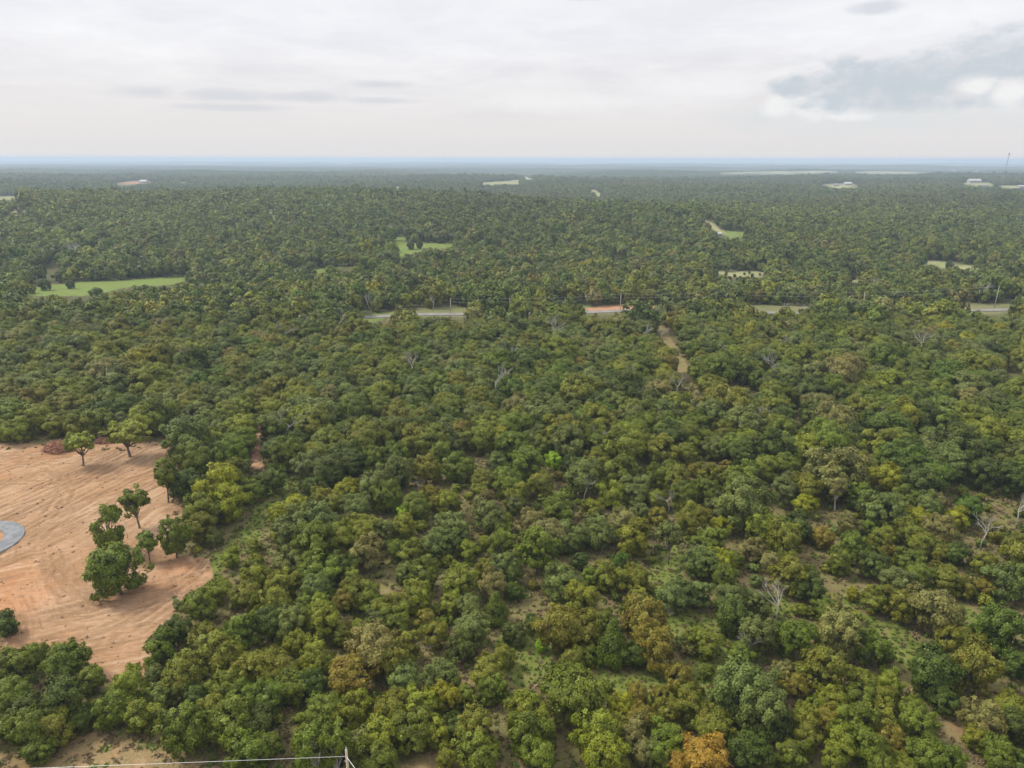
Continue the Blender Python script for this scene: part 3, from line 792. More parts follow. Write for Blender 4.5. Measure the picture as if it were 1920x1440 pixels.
TREES = """
8,1168,26,d 28,1240,36,g 118,1238,40,g 66,1226,24,g 20,1300,42,g 8,1358,32,g 122,1312,46,d 166,1275,32,g 58,1372,40,g 102,1362,38,w 50,1325,38,d 74,1402,30,g 152,1345,30,d
245,1288,36,y 215,1330,38,g 304,1303,30,b 270,1338,36,w 330,1178,33,d 297,1214,32,g 290,1264,20,b 400,1222,50,w 345,1266,42,w 386,1190,26,w 450,1190,36,g 426,1282,38,w 365,1302,30,d
348,1368,50,g 434,1358,52,g 400,1332,36,y 452,1312,34,g 466,1408,42,g 482,1258,42,w 505,1168,36,d 547,1174,33,b 604,1166,37,y 560,1206,28,y 641,1192,20,w
512,1250,42,w 593,1236,40,y 547,1282,38,g 503,1302,40,g 486,1354,36,d 500,1396,32,g 590,1288,30,d 700,1210,54,t 731,1240,36,w 766,1216,33,w 671,1177,22,w 704,1168,23,b
740,1154,33,g 794,1160,25,o 815,1192,30,w 660,1270,50,o 758,1271,36,b 825,1265,36,b 886,1180,38,b 866,1220,29,d 914,1254,38,w 926,1292,29,g 946,1232,22,w
606,1332,40,g 661,1330,38,y 580,1384,36,w 618,1402,42,g 662,1398,42,b 714,1372,45,y 702,1420,45,g 736,1327,38,w 788,1318,41,y 769,1364,42,g 811,1366,36,y 838,1314,29,Y 872,1306,26,g 850,1358,29,d
890,1360,41,w 892,1402,43,g 836,1424,23,w 965,1185,25,d 998,1166,20,d 1045,1182,45,o 1091,1186,38,w 1131,1165,28,g 1015,1212,13,L 1076,1240,26,w 1101,1226,22,g
1211,1172,48,o 1150,1212,38,D 1226,1216,43,o 1190,1226,30,d 1320,1199,35,w 1062,1285,56,g 1092,1312,48,g 987,1335,46,y 1000,1386,42,g 1012,1412,36,g 1070,1268,30,w 1140,1288,11,g
1270,1277,31,o 1326,1259,16,g 1195,1302,24,o 1236,1306,20,o 1165,1326,29,Y 1200,1346,30,o 1252,1336,28,w 1290,1316,34,w 1160,1361,27,w 1190,1377,31,t 1250,1376,36,g 1242,1408,37,g 1210,1412,26,t
1120,1380,48,y 1135,1422,46,y 1336,1362,39,w 1322,1414,52,O 1270,1432,26,O 1385,1302,56,b 1430,1341,48,b 1441,1291,40,b 1402,1402,42,d 1420,1192,38,b 1391,1226,30,g 1371,1160,38,d
1491,1197,40,g 1570,1192,44,t 1641,1222,33,g 1546,1256,48,w 1616,1270,27,w 1490,1281,29,o 1466,1260,22,t 1562,1311,31,y 1616,1306,33,g 1651,1311,30,w 1671,1284,28,y
1550,1346,26,o 1510,1341,26,y 1601,1351,38,g 1656,1356,33,w 1712,1331,28,g 1721,1361,36,g 1516,1381,30,w 1576,1391,36,y 1621,1401,36,g 1671,1396,32,o 1731,1411,38,g 1561,1426,26,y 1490,1411,33,g 1651,1431,30,g 1692,1430,28,w 1452,1352,34,d 1772,1426,31,g
1752,1266,50,d 1771,1311,31,d 1823,1256,46,w 1776,1205,29,w 1816,1205,29,w 1871,1184,45,G 1846,1345,41,t 1896,1326,33,y 1911,1356,36,d 1831,1381,26,y 1876,1411,36,g 1906,1426,31,d 1905,1245,28,d
1752,1147,48,t 1690,1140,30,w 1640,1122,28,w
365,861,38,g 348,902,34,d 432,852,31,g 450,878,23,b 412,915,43,Y 428,941,38,Y 470,912,29,g 510,899,28,d 375,961,38,w 376,991,30,w 402,966,19,b 400,1008,17,b 432,1045,20,y
536,855,33,g 514,836,26,d 577,870,33,b 520,956,20,Y 476,1020,14,y 622,879,36,d 590,911,26,d 652,848,34,d 557,941,23,Y 576,951,22,w 600,933,22,w 630,940,23,w 650,919,24,Y 666,951,29,b 705,911,33,b
547,991,42,b 601,986,41,b 590,1022,41,g 636,1010,35,y 538,1056,33,b 600,1060,43,g 642,1062,30,d 676,990,37,y 687,1036,34,t 480,1079,33,y 528,1091,33,w 466,1116,33,w 511,1131,36,y 590,1106,29,b 571,1140,29,g 600,1149,33,y 662,1089,29,w 682,1111,33,g 646,1126,26,o 703,1135,24,g
409,1101,28,y 370,1132,34,g 476,1066,25,b 657,861,30,d 700,861,26,g 740,856,29,g 747,889,33,b 798,875,31,w 860,872,33,g 829,850,26,g 655,916,21,Y 700,920,31,b 727,931,31,g 785,952,33,g 762,963,18,L 806,926,18,o 815,946,15,o 841,946,26,y
909,900,29,w 895,926,25,y 951,903,34,g 966,927,26,y 965,948,20,b 930,861,23,b 990,871,35,g 1037,863,18,L 1046,890,12,o 1014,905,28,w 1075,871,23,d 1050,944,36,g 905,951,25,t 916,967,35,b
714,1000,29,b 758,986,26,y 847,986,36,b 945,980,23,y 995,976,27,t 1051,966,18,w 770,1032,29,w 745,1030,20,g 822,1013,34,b 876,1031,23,y 840,1051,15,y 910,1016,16,y 940,1021,29,g 1030,996,39,t 1008,1033,41,g 1066,1004,35,b 1092,1008,24,b
796,1077,36,g 760,1076,23,b 862,1086,36,w 911,1066,22,y 948,1066,31,b 922,1101,29,t 965,1105,22,D 1051,1086,39,b 1000,1095,12,o 1086,1051,20,d 782,1122,31,y 732,1141,31,w 847,1127,27,y 882,1138,26,b 930,1142,31,D 1091,1121,34,y
1118,866,27,w 1170,878,27,g 1190,911,33,b 1145,926,27,y 1230,896,22,g 1232,932,21,y 1197,955,20,b 1271,900,27,w 1280,930,27,g 1325,892,23,w 1300,882,14,o 1220,881,12,o 1255,880,23,g 1322,920,26,g 1391,891,39,g 1360,872,15,o
1110,951,21,y 1165,956,10,L 1121,991,36,b 1166,976,30,t 1186,1006,36,y 1232,966,22,o 1295,976,33,w 1330,965,15,o 1391,949,49,b 1346,950,25,b 1350,985,23,Y 1335,1011,36,g 1430,986,39,y 1471,1016,36,w
1312,1051,35,b 1350,1056,29,Y 1376,1046,20,g 1410,1027,27,t 1449,1051,23,t 1481,1078,38,w 1518,1098,31,d 1146,1081,33,w 1106,1081,22,g 1192,1086,26,w 1200,1116,26,w 1166,1051,18,G
1265,1113,35,b 1310,1108,31,b 1360,1086,26,g 1370,1126,29,b 1421,1128,31,b 1417,1088,16,b 1190,1131,20,t
1467,920,29,b 1512,915,29,w 1507,945,22,Y 1477,871,27,g 1537,882,27,b 1486,896,18,b 1562,862,19,t 1590,880,26,b 1610,901,26,g 1657,900,33,Y 1612,926,31,g 1652,946,41,b 1700,935,29,g 1737,951,29,b 1690,863,43,G 1751,890,39,G 1650,869,26,g 1720,900,40,d 1850,890,33,d 1880,868,26,g 1900,900,31,d 1760,936,21,t
1820,952,29,G 1795,969,25,Y 1720,970,21,Y 1762,986,33,t 1705,1001,33,w 1735,1020,30,w 1865,1000,21,w 1905,1026,26,w 1785,1035,26,d 1845,1056,26,w 1760,1041,19,w 1545,1007,25,o 1590,986,23,t 1625,988,19,g 1600,1019,31,g 1660,1011,26,w 1640,1020,16,o 1668,1030,18,o 1576,1056,27,g 1706,1045,27,g 1640,1058,29,d 1497,986,31,d
1686,1086,35,b 1726,1080,29,g 1650,1113,27,w 1776,1080,33,w 1810,1105,20,w 1843,1101,21,o 1891,1086,41,b 1600,1116,14,Y 1547,1140,26,g 1500,1141,16,y 1566,1130,18,t
180,547,13,d 83,531,14,d 131,532,10,d 60,543,8,y 770,459,9,d 786,459,8,d 1103,505,18,Y 1300,503,18,Y 1345,515,4,d 1362,512,3,d 1378,516,4,d 1396,513,3,d 1411,517,4,d 1425,514,3,d 1352,519,4,g 1388,519,3,g 1405,511,3,g 1780,498,8,d 30,535,10,y 1548,522,8,d
"""
# trees with a clear trunk: crown centre, radius, look, foot of the trunk, pattern
OPEN = """
262,935,29,g,990,open 212,990,34,g,1040,airy 227,1062,50,g,1113,broad 281,1014,22,g,1055,open 332,1002,31,g,1046,airy 316,884,26,g,942,open 157,826,29,y,874,open 244,808,40,y,856,open
597,1385,40,g,1470,open 637,1392,36,g,1478,open 404,955,17,b,992,open 1252,1001,28,b,1056,open 1565,908,20,t,958,open 622,880,26,d,915,open
"""
DEAD = """
1253,964,36 1838,1032,52 1905,992,52 1657,808,38 1430,816,40 1117,846,42 1095,944,42 965,965,30 712,890,22 785,926,26 1453,1172,64 692,584,24 716,583,22 742,582,26 812,583,22 1193,776,42 513,726,34 1240,640,20 1400,846,16 1110,850,20 1625,1254,34 1395,1242,48
240,1010,26 1250,1168,26 790,1235,34 1640,985,28 560,800,26 1545,868,22 1475,604,28 1508,606,28 145,490,26 140,498,34 735,447,22 765,452,20 1640,568,36 1835,568,30 1240,610,26
"""


def crown_place(px, py, r, cz):
    """land position and crown radius in metres of a crown seen at (px, py) with radius r"""
    Rm = 4.0
    for _ in range(6):
        p = ground_at(px, py, cz * Rm); d = p - np.array([0, 0, CAM_H]); dep = float(d @ _f); Rm = r * dep / FPX
    return p[0], p[1], Rm


rows = []
for tk in TREES.split():
    a = tk.split(','); rows.append(dict(u=float(a[0]), v=float(a[1]), r=float(a[2]), t=a[3], kind=None, foot=None))
for tk in OPEN.split():
    a = tk.split(','); rows.append(dict(u=float(a[0]), v=float(a[1]), r=float(a[2]), t=a[3], kind=a[5], foot=float(a[4])))
CZ = {'broad': 1.12, 'round': 1.0, 'open': 2.0, 'flat': 1.14, 'cone': 1.0, 'airy': 1.15}
for t in rows:
    if t['kind'] is None:
        k = random.random(); small = t['r'] < 17
        t['kind'] = 'round' if small or t['t'] in 'DoO' and k < 0.7 else 'cone' if t['t'] == 'D' else 'flat' if k < 0.12 else 'round' if k < 0.24 else 'broad'
    if t['foot'] is not None:
        p = ground_at(t['u'], t['foot']); d = p - np.array([0, 0, CAM_H]); Rm = t['r'] * float(d @ _f) / FPX
        t['x'], t['y'], t['R'] = p[0], p[1], Rm
        # height so that the crown centre stands where it is seen
        best = min(np.linspace(0.5, 4.0, 141), key=lambda q: abs(float(project(p[0], p[1], p[2] + q * Rm)[1]) - t['v']))
        t['sz'] = float(np.clip(best / CZ[t['kind']], 0.6, 1.7))
    else:
        t['x'], t['y'], t['R'] = crown_place(t['u'], t['v'], t['r'] * 0.95, CZ[t['kind']]); t['sz'] = random.uniform(0.88, 1.22)

rows.sort(key=lambda t: -t['r'])
singles = [t for t in rows if t['foot'] is not None] + [t for t in rows if t['foot'] is None]
singles, spare = singles[:298], singles[298:]


def where(u, v):
    row = 'bottom row' if v > 1335 else 'lower wood' if v > 1215 else 'middle wood' if v > 1070 else 'upper wood'
    side = 'far left' if u < 340 else 'left' if u < 720 else 'centre' if u < 1200 else 'right' if u < 1560 else 'far right'
    return row, side


NOTABLE = {
    (262, 935): 'dark tree with bare trunk alone on the graded soil, upper of the clump', (212, 990): 'dark bushy tree right behind the largest tree on the graded soil',
    (227, 1062): 'largest dark tree standing on the graded soil, leafy down to the ground', (281, 1014): 'small thin tree just right of the largest tree on the graded soil',
    (332, 1002): 'dark tree at the right rim of the graded soil below the slender one', (316, 884): 'slender tall tree with bare lower trunk at the right rim of the graded soil',
    (157, 826): 'light green tree on the graded soil beside the brown brush pile', (244, 808): 'broad light green tree at the graded soil rim right of the brush pile',
    (597, 1385): 'tree with forked pale trunk standing left of the wooden power pole', (637, 1392): 'tree with pale trunk standing right behind the wooden power pole',
    (404, 955): 'small grey-green tree with pale forked trunk beside the grassy lane', (1252, 1001): 'tree with visible trunk standing beside the brown grass gap at centre right',
    (1565, 908): 'sparse tan tree with tall pale trunk in the upper right wood', (622, 880): 'dark tree with thin bare trunk at the upper end of the grassy lane',
    (1015, 1212): 'lime green sapling standing alone on brown grass at the centre', (1322, 1414): 'bright orange tree at the bottom edge, largest orange crown',
    (1270, 1277): 'rusty dome-shaped tree standing on the green grass patch', (762, 963): 'small lime green tree bright among the dark crowns left of centre',
    (1871, 1184): 'large deep green round tree near the right edge below the bare ground', (8, 1168): 'dark tree cut by the left edge beside the graded soil',
    (412, 915): 'large yellow-green tree between the graded soil and the grassy lane, rear of two', (428, 941): 'large yellow-green tree between the graded soil and the grassy lane, front of two',
}
for t in singles:
    row, side = where(t['u'], t['v']); t['size'] = 'large' if t['r'] >= 41 else 'small' if t['r'] < 27 else 'mid-sized'
    t['key'] = (t['size'], t['t'], row, side); t['note'] = NOTABLE.get((int(t['u']), int(t['v'])))
ORD = ['first', 'second', 'third', 'fourth', 'fifth', 'sixth', 'seventh', 'eighth', 'ninth', 'tenth', 'eleventh', 'twelfth']
NUM = ['', 'one', 'two', 'three', 'four', 'five', 'six', 'seven', 'eight', 'nine', 'ten', 'eleven', 'twelve']
byk = {}
for t in singles:
    if not t['note']: byk.setdefault(t['key'], []).append(t)
for k, ts in byk.items():
    ts.sort(key=lambda t: t['u']); shape = ''
    for i, t in enumerate(ts):
        s = f"{k[0]} {WORD[k[1]]} tree in the {k[3]} {k[2]}"
        if len(ts) > 1: s += f", {ORD[i]} of {NUM[len(ts)]} from left"
        t['label'] = s
for t in singles:
    if t['note']: t['label'] = t['note']

SRC = {}


def jitter(c, g, amt=0.14):
    k = 1 + g.uniform(-amt, amt); return tuple(float(v * k * (1 + g.uniform(-0.06, 0.06))) for v in c)


ALLT = []
for t in singles:
    x, y = t['x'], t['y']; ALLT.append((x, y, t['R']))
    kd = t['kind']; i = random.randrange(len(KINDS[kd])); rz = random.random() * 6.283
    loc = (x, y, float(gz(x, y)))
    pale = t['note'] and 'pale' in t['note']
    if (kd, i) not in SRC:
        root = empty('leafy_tree', loc, rz)
        cr = link('crown', KINDS[kd][i][0], root); tk = link('trunk', KINDS[kd][i][1], root)
        SRC[(kd, i)] = (root, cr, tk)
    else:
        a, b, c = SRC[(kd, i)]
        root = a.copy(); COL.objects.link(root); root.location = loc; root.rotation_euler = (0, 0, rz)
        cr = b.copy(); COL.objects.link(cr); cr.parent = root
        tk = c.copy(); COL.objects.link(tk); tk.parent = root
    root.scale = (t['R'], t['R'], t['R'] * t['sz'])
    if pale: tk.material_slots[0].link = 'OBJECT'; tk.material_slots[0].material = M_PALE
    else: tk.material_slots[0].link = 'OBJECT'; tk.material_slots[0].material = M_BARK
    cr['tint'] = jitter(TINT[t['t']], random, 0.10); cr['warm'] = WARM[t['t']]
    tag(root, t['label'], 'tree', 'leafy trees of the near woodland')

# ------------------------------------------------------------------ bare dead trees
drows = []
for tk in DEAD.split():
    u, v, h = map(float, tk.split(',')); p = ground_at(u, v); dep = float((p - np.array([0, 0, CAM_H])) @ _f)
    H = h * dep / FPX / 0.9 * 1.15; drows.append((u, v, H, p))
drows.sort(key=lambda r: r[0]); DSRC = {}
dlab = {}
for i, (u, v, H, p) in enumerate(drows):
    k = ('by the far road' if 560 < v < 615 else 'at the far green field' if v < 560 else 'in the middle distance' if v < 830 else 'in the upper wood' if v < 1000 else 'in the lower wood',
         'left' if u < 640 else 'centre' if u < 1200 else 'right')
    dlab.setdefault(k, []).append(i)
for k, ids in dlab.items():
    for j, i in enumerate(ids):
        u, v, H, p = drows[i]; pi = i % len(DEADP); loc = (p[0], p[1], float(gz(p[0], p[1]))); rz = random.random() * 6.283
        if pi not in DSRC:
            root = empty('dead_tree', loc, rz); ch = [link('trunk', DEADP[pi][0], root)] + [link('limb', l, root) for l in DEADP[pi][1]]
            DSRC[pi] = (root, ch)
        else:
            root = DSRC[pi][0].copy(); COL.objects.link(root); root.location = loc; root.rotation_euler = (0, 0, rz)
            for c in DSRC[pi][1]:
                d_ = c.copy(); COL.objects.link(d_); d_.parent = root
        root.scale = (H, H, H)
        s = f"bare grey dead tree {k[0]} at {k[1]}" + (f", {ORD[j]} of {NUM[len(ids)]} from left" if len(ids) > 1 else '')
        tag(root, s, 'dead tree', 'bare dead trees among the leafy ones')

# ------------------------------------------------------------------ the wood beyond, one object
def grid_points(cell, y0, y1, x_half, jit=0.42):
    yy = np.arange(y0, y1, cell); xx = np.arange(-x_half, x_half, cell); X, Y = np.meshgrid(xx, yy); X = X + (np.arange(len(yy)) % 2)[:, None] * cell / 2
    X = X + RNG.uniform(-jit, jit, X.shape) * cell; Y = Y + RNG.uniform(-jit, jit, Y.shape) * cell
    return X.ravel(), Y.ravel()


def in_wedge(x, y, ang=R(43), pad=60): return np.abs(x) < np.tan(ang) * np.maximum(y, 0) + pad


NOTREE = [P_CLEAR, P_STRIP, P_ROAD] + P_FIELDS + P_PALE + P_BARE + P_TRAIL
wx, wy, wR, wsz, wt, ww, wi = [], [], [], [], [], [], []
tree_arr = np.array(ALLT + [(t['x'], t['y'], t['R']) for t in spare])
PAL = np.array([TINT[k] for k in 'gdbywotGY']); PW = np.array([WARM[k] for k in 'gdbywotGY'])


def palette_pick(x, y, u, v):
    n = len(x)
    f1 = fbm(x, y, 110, 201, 3) * 2.2 + 0.8 * np.exp(-((u - 260) / 330) ** 2 - ((v - 700) / 90) ** 2) + 0.8 * np.exp(-((u - 1150) / 220) ** 2 - ((v - 800) / 45) ** 2) + 0.4 * np.exp(-((u - 1000) / 600) ** 2 - ((v - 610) / 40) ** 2)
    f2 = fbm(x, y, 130, 231, 3) * 2.2 + 1.0 * np.exp(-((u - 1080) / 170) ** 2 - ((v - 725) / 45) ** 2) + 0.8 * np.exp(-((u - 500) / 260) ** 2 - ((v - 580) / 60) ** 2) + 0.6 * np.exp(-((u - 1700) / 300) ** 2 - ((v - 880) / 80) ** 2)
    f2 = f2 + 0.5 * np.exp(-((v - 500) / 45) ** 2)
    w = np.stack([0.24 + 0 * x, 0.14 + 0.10 * f2, 0.17 + 0 * x, 0.14 + 0.05 * f2, 0.12 + 0.15 * f1, 0.010 + 0.04 * f1, 0.04 + 0.03 * f1, 0.05 + 0.16 * f2, 0.015 + 0 * x], 1)
    w = np.clip(w, 0.004, None); c = np.cumsum(w, 1); c /= c[:, -1:]
    k = (RNG.random(n)[:, None] > c).sum(1).clip(0, 8)
    # neighbours blend a little so that far crowns do not read as confetti
    base = PAL[k] * RNG.uniform(0.84, 1.16, (n, 1)) * RNG.uniform(0.94, 1.06, (n, 3)); avg = (w[:, :, None] * PAL[None]).sum(1) / w.sum(1)[:, None]
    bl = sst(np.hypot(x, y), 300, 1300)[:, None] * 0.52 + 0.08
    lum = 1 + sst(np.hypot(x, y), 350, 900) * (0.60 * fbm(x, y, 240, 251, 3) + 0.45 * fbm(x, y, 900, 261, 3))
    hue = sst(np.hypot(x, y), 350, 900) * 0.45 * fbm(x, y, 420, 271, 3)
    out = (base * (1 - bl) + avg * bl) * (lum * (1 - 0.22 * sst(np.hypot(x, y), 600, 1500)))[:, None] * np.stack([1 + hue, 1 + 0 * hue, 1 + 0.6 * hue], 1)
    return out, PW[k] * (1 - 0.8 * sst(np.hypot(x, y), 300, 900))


def sow(cell, y0, y1, xh, rlo, rhi, lod, dens=1.0, flat=1.0, near=False):
    x, y = grid_points(cell, y0, y1, xh)
    k = in_wedge(x, y) & (RNG.random(len(x)) < dens); x, y = x[k], y[k]
    Rr = RNG.uniform(rlo, rhi, len(x)) * np.where(RNG.random(len(x)) < 0.10, 1.35, 1.0); z = gz(x, y); d = np.hypot(x, y)
    bad = np.zeros(len(x), bool)
    for hh in (0.0, 0.6, 1.15, 1.75):
        u, v, dep = project(x, y, z + hh * Rr * flat)
        if hh == 0.0 and y0 < 100: u2, v2 = warp(u, v, x, y, 10.0)
        else: u2, v2 = u, v
        for p in NOTREE:
            if hh > 0 and p is P_CLEAR: continue
            if hh > 0.3 and (p is P_ROAD or p is P_BARE[1]):
                # the road shows only in places between the crowns in front of it
                open_ = (fbm(x, y, 45, 301, 2) > 0.09) | (np.abs(u - 1210) < 28) | (np.abs(u - 830) < 45) | (np.abs(u - 1850) < 40)
                bad |= in_poly(u2, v2 + 4, p) & (y > 25) & open_; continue
            bad |= in_poly(u2, v2, p) & (y > 25)
    u, v, dep = project(x, y, z + 1.1 * Rr * flat)
    bad |= (farfield(x, y) > 0.03)
    bad |= np.hypot(x - cc[0], y - cc[1]) < 14
    if near:
        inpic = (u > -20) & (u < 1940) & (v > 0) & (v < 1460)
        bad |= (inpic & (v > 905)) | ((v > 1440) & (v < 1850) & (u > -60) & (u < 1980) & (y > 0))
        for p in [P_LANE]: bad |= in_poly(u, v, p)
        for i in np.nonzero(~bad)[0]:
            dd = np.hypot(tree_arr[:, 0] - x[i], tree_arr[:, 1] - y[i]) - 0.72 * (tree_arr[:, 2] + Rr[i])
            if dd.min() < 0: bad[i] = True
    k = ~bad; x, y, Rr, u, v = x[k], y[k], Rr[k], u[k], v[k]
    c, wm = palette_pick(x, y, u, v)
    idx = RNG.choice(LOD[lod], len(x))
    if lod == 0:
        dd = RNG.random(len(x)) < 0.012
        idx[dd] = RNG.choice(DEAD_IDX, dd.sum()); 
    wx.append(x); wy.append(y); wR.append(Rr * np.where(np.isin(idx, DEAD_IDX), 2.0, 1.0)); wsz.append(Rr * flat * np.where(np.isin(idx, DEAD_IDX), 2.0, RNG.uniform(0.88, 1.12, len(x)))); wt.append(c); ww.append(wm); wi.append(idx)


sow(6.3, -20, 330, 330, 3.1, 5.0, 0, 0.97, near=True)
sow(7.3, 330, 760, 800, 3.0, 5.4, 1, 0.95, flat=1.14)
sow(8.2, 760, 3000, 2900, 3.4, 6.2, 2, 0.95, flat=1.12)
sow(16.0, 3000, 9200, 8700, 8.5, 12.0, 3, 0.95, flat=0.5)
for t in spare:
    wx.append([t['x']]); wy.append([t['y']]); wR.append([t['R']]); wsz.append([t['R'] * t['sz']]); wt.append(np.array([jitter(TINT[t['t']], random)])); ww.append([WARM[t['t']]])
    wi.append([LOD[0][4] if t['kind'] in ('round', 'cone') else random.choice(LOD[0][:4])])
# undergrowth bushes in the gaps of the near wood
bx, by = grid_points(3.1, 30, 260, 260); k = in_wedge(bx, by) & (RNG.random(len(bx)) < 0.30); bx, by = bx[k], by[k]
bu, bv, _ = project(bx, by, gz(bx, by)); bad = np.zeros(len(bx), bool)
for p in [P_CLEAR, P_STRIP] + P_TRAIL: bad |= in_poly(*warp(bu, bv, bx, by, 12), p)
for p in [P_LANE] + G_DIRT + G_GRASS: bad |= in_poly(bu, bv, p) & (RNG.random(len(bx)) < 0.95)
bad |= np.hypot(bx - cc[0], by - cc[1]) < 14
k = ~bad; bx, by, bu, bv = bx[k], by[k], bu[k], bv[k]
bR = RNG.uniform(0.45, 1.5, len(bx)); c, wm = palette_pick(bx, by, bu, bv)
wx.append(bx); wy.append(by); wR.append(bR); wsz.append(bR * RNG.uniform(0.7, 1.0, len(bx))); wt.append(c * 1.0); ww.append(wm); wi.append(RNG.choice([LOD[1][4], LOD[1][0], LOD[1][2]], len(bx)))

wx, wy, wR, wsz, wt, ww, wi = (np.concatenate([np.asarray(a) for a in L]) for L in (wx, wy, wR, wsz, wt, ww, wi))
print('wood instances', len(wx))


def scatter(name, x, y, z, sx, sz_, rot, tint, warm, idx, coll):
    n = len(x); me = bpy.data.meshes.new(name); me.vertices.add(n)
    me.vertices.foreach_set('co', np.stack([x, y, z], 1).reshape(-1).astype(np.float32))
    def put(nm, typ, arr, field):
        a = me.attributes.new(nm, typ, 'POINT'); a.data.foreach_set(field, np.ascontiguousarray(arr).reshape(-1))
    put('tint', 'FLOAT_VECTOR', tint.astype(np.float32), 'vector'); put('warm', 'FLOAT', warm.astype(np.float32), 'value')
    put('siz', 'FLOAT_VECTOR', np.stack([sx, sx, sz_], 1).astype(np.float32), 'vector'); put('pick', 'INT', idx.astype(np.int32), 'value')
    put('spin', 'FLOAT_VECTOR', np.stack([0 * rot, 0 * rot, rot], 1).astype(np.float32), 'vector')
    me.update(); o = link(name, me)
    g = bpy.data.node_groups.new(name + '_scatter', 'GeometryNodeTree')
    g.interface.new_socket('Geometry', in_out='INPUT', socket_type='NodeSocketGeometry'); g.interface.new_socket('Geometry', in_out='OUTPUT', socket_type='NodeSocketGeometry')
    gi = g.nodes.new('NodeGroupInput'); go = g.nodes.new('NodeGroupOutput'); ip = g.nodes.new('GeometryNodeInstanceOnPoints'); ci = g.nodes.new('GeometryNodeCollectionInfo')
    ci.inputs['Collection'].default_value = coll; ci.inputs['Separate Children'].default_value = True; ci.inputs['Reset Children'].default_value = True
    def na(nm, typ):
        q = g.nodes.new('GeometryNodeInputNamedAttribute'); q.data_type = typ; q.inputs['Name'].default_value = nm; return q.outputs['Attribute']
    L = g.links.new
    L(gi.outputs[0], ip.inputs['Points']); L(ci.outputs[0], ip.inputs['Instance']); ip.inputs['Pick Instance'].default_value = True
    L(na('pick', 'INT'), ip.inputs['Instance Index']); L(na('siz', 'FLOAT_VECTOR'), ip.inputs['Scale'])
    e2r = g.nodes.new('FunctionNodeEulerToRotation'); L(na('spin', 'FLOAT_VECTOR'), e2r.inputs[0]); L(e2r.outputs[0], ip.inputs['Rotation'])
    L(ip.outputs[0], go.inputs[0])
    md = o.modifiers.new('scatter', 'NODES'); md.node_group = g
    return o


wood = scatter('forest', wx, wy, gz(wx, wy) - 0.05, wR, wsz, RNG.uniform(0, 6.283, len(wx)), wt, ww, wi, wood_col)
tag(wood, 'mixed green and rusty woodland stretching to the horizon', kind='stuff')

# grass tufts and low weeds of the near openings
tuft_col = bpy.data.collections.new('tuft_patterns')
for i in range(4):
    g = np.random.default_rng(70 + i); n = 26
    p = np.stack([g.normal(0, 0.45, n), g.normal(0, 0.45, n), 0 * g.random(n)], 1); a = g.random(n) * 6.283; l = g.uniform(0.35, 1.0, n); lean = g.normal(0, 0.4, (n, 2))
    t = np.stack([np.cos(a), np.sin(a), 0 * a], 1) * g.uniform(0.12, 0.3, (n, 1)); tip = p + np.stack([lean[:, 0] * l, lean[:, 1] * l, l], 1)
    me_ = quads_mesh('tuft_%d' % i, np.stack([p - t, p + t, tip + t * 0.5, tip - t * 0.5], 1), M_LEAF, np.clip(g.normal(0.5, 0.25, n), 0, 1))
    tuft_col.objects.link(bpy.data.objects.new('tuft_pattern_%d' % i, me_))
tx, ty = grid_points(0.95, 45, 250, 230); k = in_wedge(tx, ty, R(41), 30); tx, ty = tx[k], ty[k]
tu, tv, _ = project(tx, ty, gz(tx, ty)); cu, cv = warp(tu, tv, tx, ty, 14); bad = in_poly(cu, cv, P_CLEAR) | in_poly(cu, cv, P_STRIP)
isg = in_poly(cu, cv, P_LANE)
for p in G_GRASS: isg |= in_poly(cu, cv, p)
isd = np.zeros(len(tx), bool)
for p in G_DIRT: isd |= in_poly(cu, cv, p)
edge = ~(in_poly(cu, cv + 12, P_CLEAR) & in_poly(cu, cv - 12, P_CLEAR) & in_poly(cu + 25, cv, P_CLEAR))
keep = ~bad & (RNG.random(len(tx)) < np.where(isg, 0.95, np.where(isd, 0.45, 0.55))) | (bad & edge & (RNG.random(len(tx)) < 0.12)); keep &= np.hypot(tx - cc[0], ty - cc[1]) > 10.5
tx, ty, isg, isd = tx[keep], ty[keep], isg[keep], isd[keep]
n = len(tx); dry = RNG.random(n) < np.where(isg, 0.25, np.where(isd, 0.8, 0.62))
tt = np.where(dry[:, None], np.array([.19, .145, .075]), np.array([.105, .150, .024])) * RNG.uniform(0.75, 1.2, (n, 1)); sc = RNG.uniform(0.22, 0.62, n) * np.where(isg, 0.72, 1.0)
grass = scatter('grass', tx, ty, gz(tx, ty) - 0.02, sc * 1.25, sc * np.where(isd, 0.6, 0.9), RNG.uniform(0, 6.283, n), tt, np.zeros(n), RNG.integers(0, 4, n), tuft_col)
tag(grass, 'dry and green grass tufts in the gaps between trees', kind='stuff')

# clods and roots lying on the graded soil
clod_col = bpy.data.collections.new('clod_patterns')
M_CLOD = simple_mat('soil_clod', (0.16, 0.095, 0.055), (0.34, 0.215, 0.135), 2.0, 0.95, 0.05)
for i in range(3):
    g = random.Random(40 + i); bm = bmesh.new(); bmesh.ops.create_icosphere(bm, subdivisions=1, radius=1.0)
    for v in bm.verts: v.co = Vector((v.co.x * g.uniform(0.7, 1.5), v.co.y * g.uniform(0.6, 1.1), v.co.z * g.uniform(0.4, 0.75)))
    me_ = bpy.data.meshes.new('clod_%d' % i); bm.to_mesh(me_); bm.free(); me_.materials.append(M_CLOD); clod_col.objects.link(bpy.data.objects.new('clod_pattern_%d' % i, me_))
kx, ky = RNG.uniform(-170, -15, 16000), RNG.uniform(60, 215, 16000); ku, kv, _ = project(kx, ky, gz(kx, ky)); k1, k2 = warp(ku, kv, kx, ky, 14)
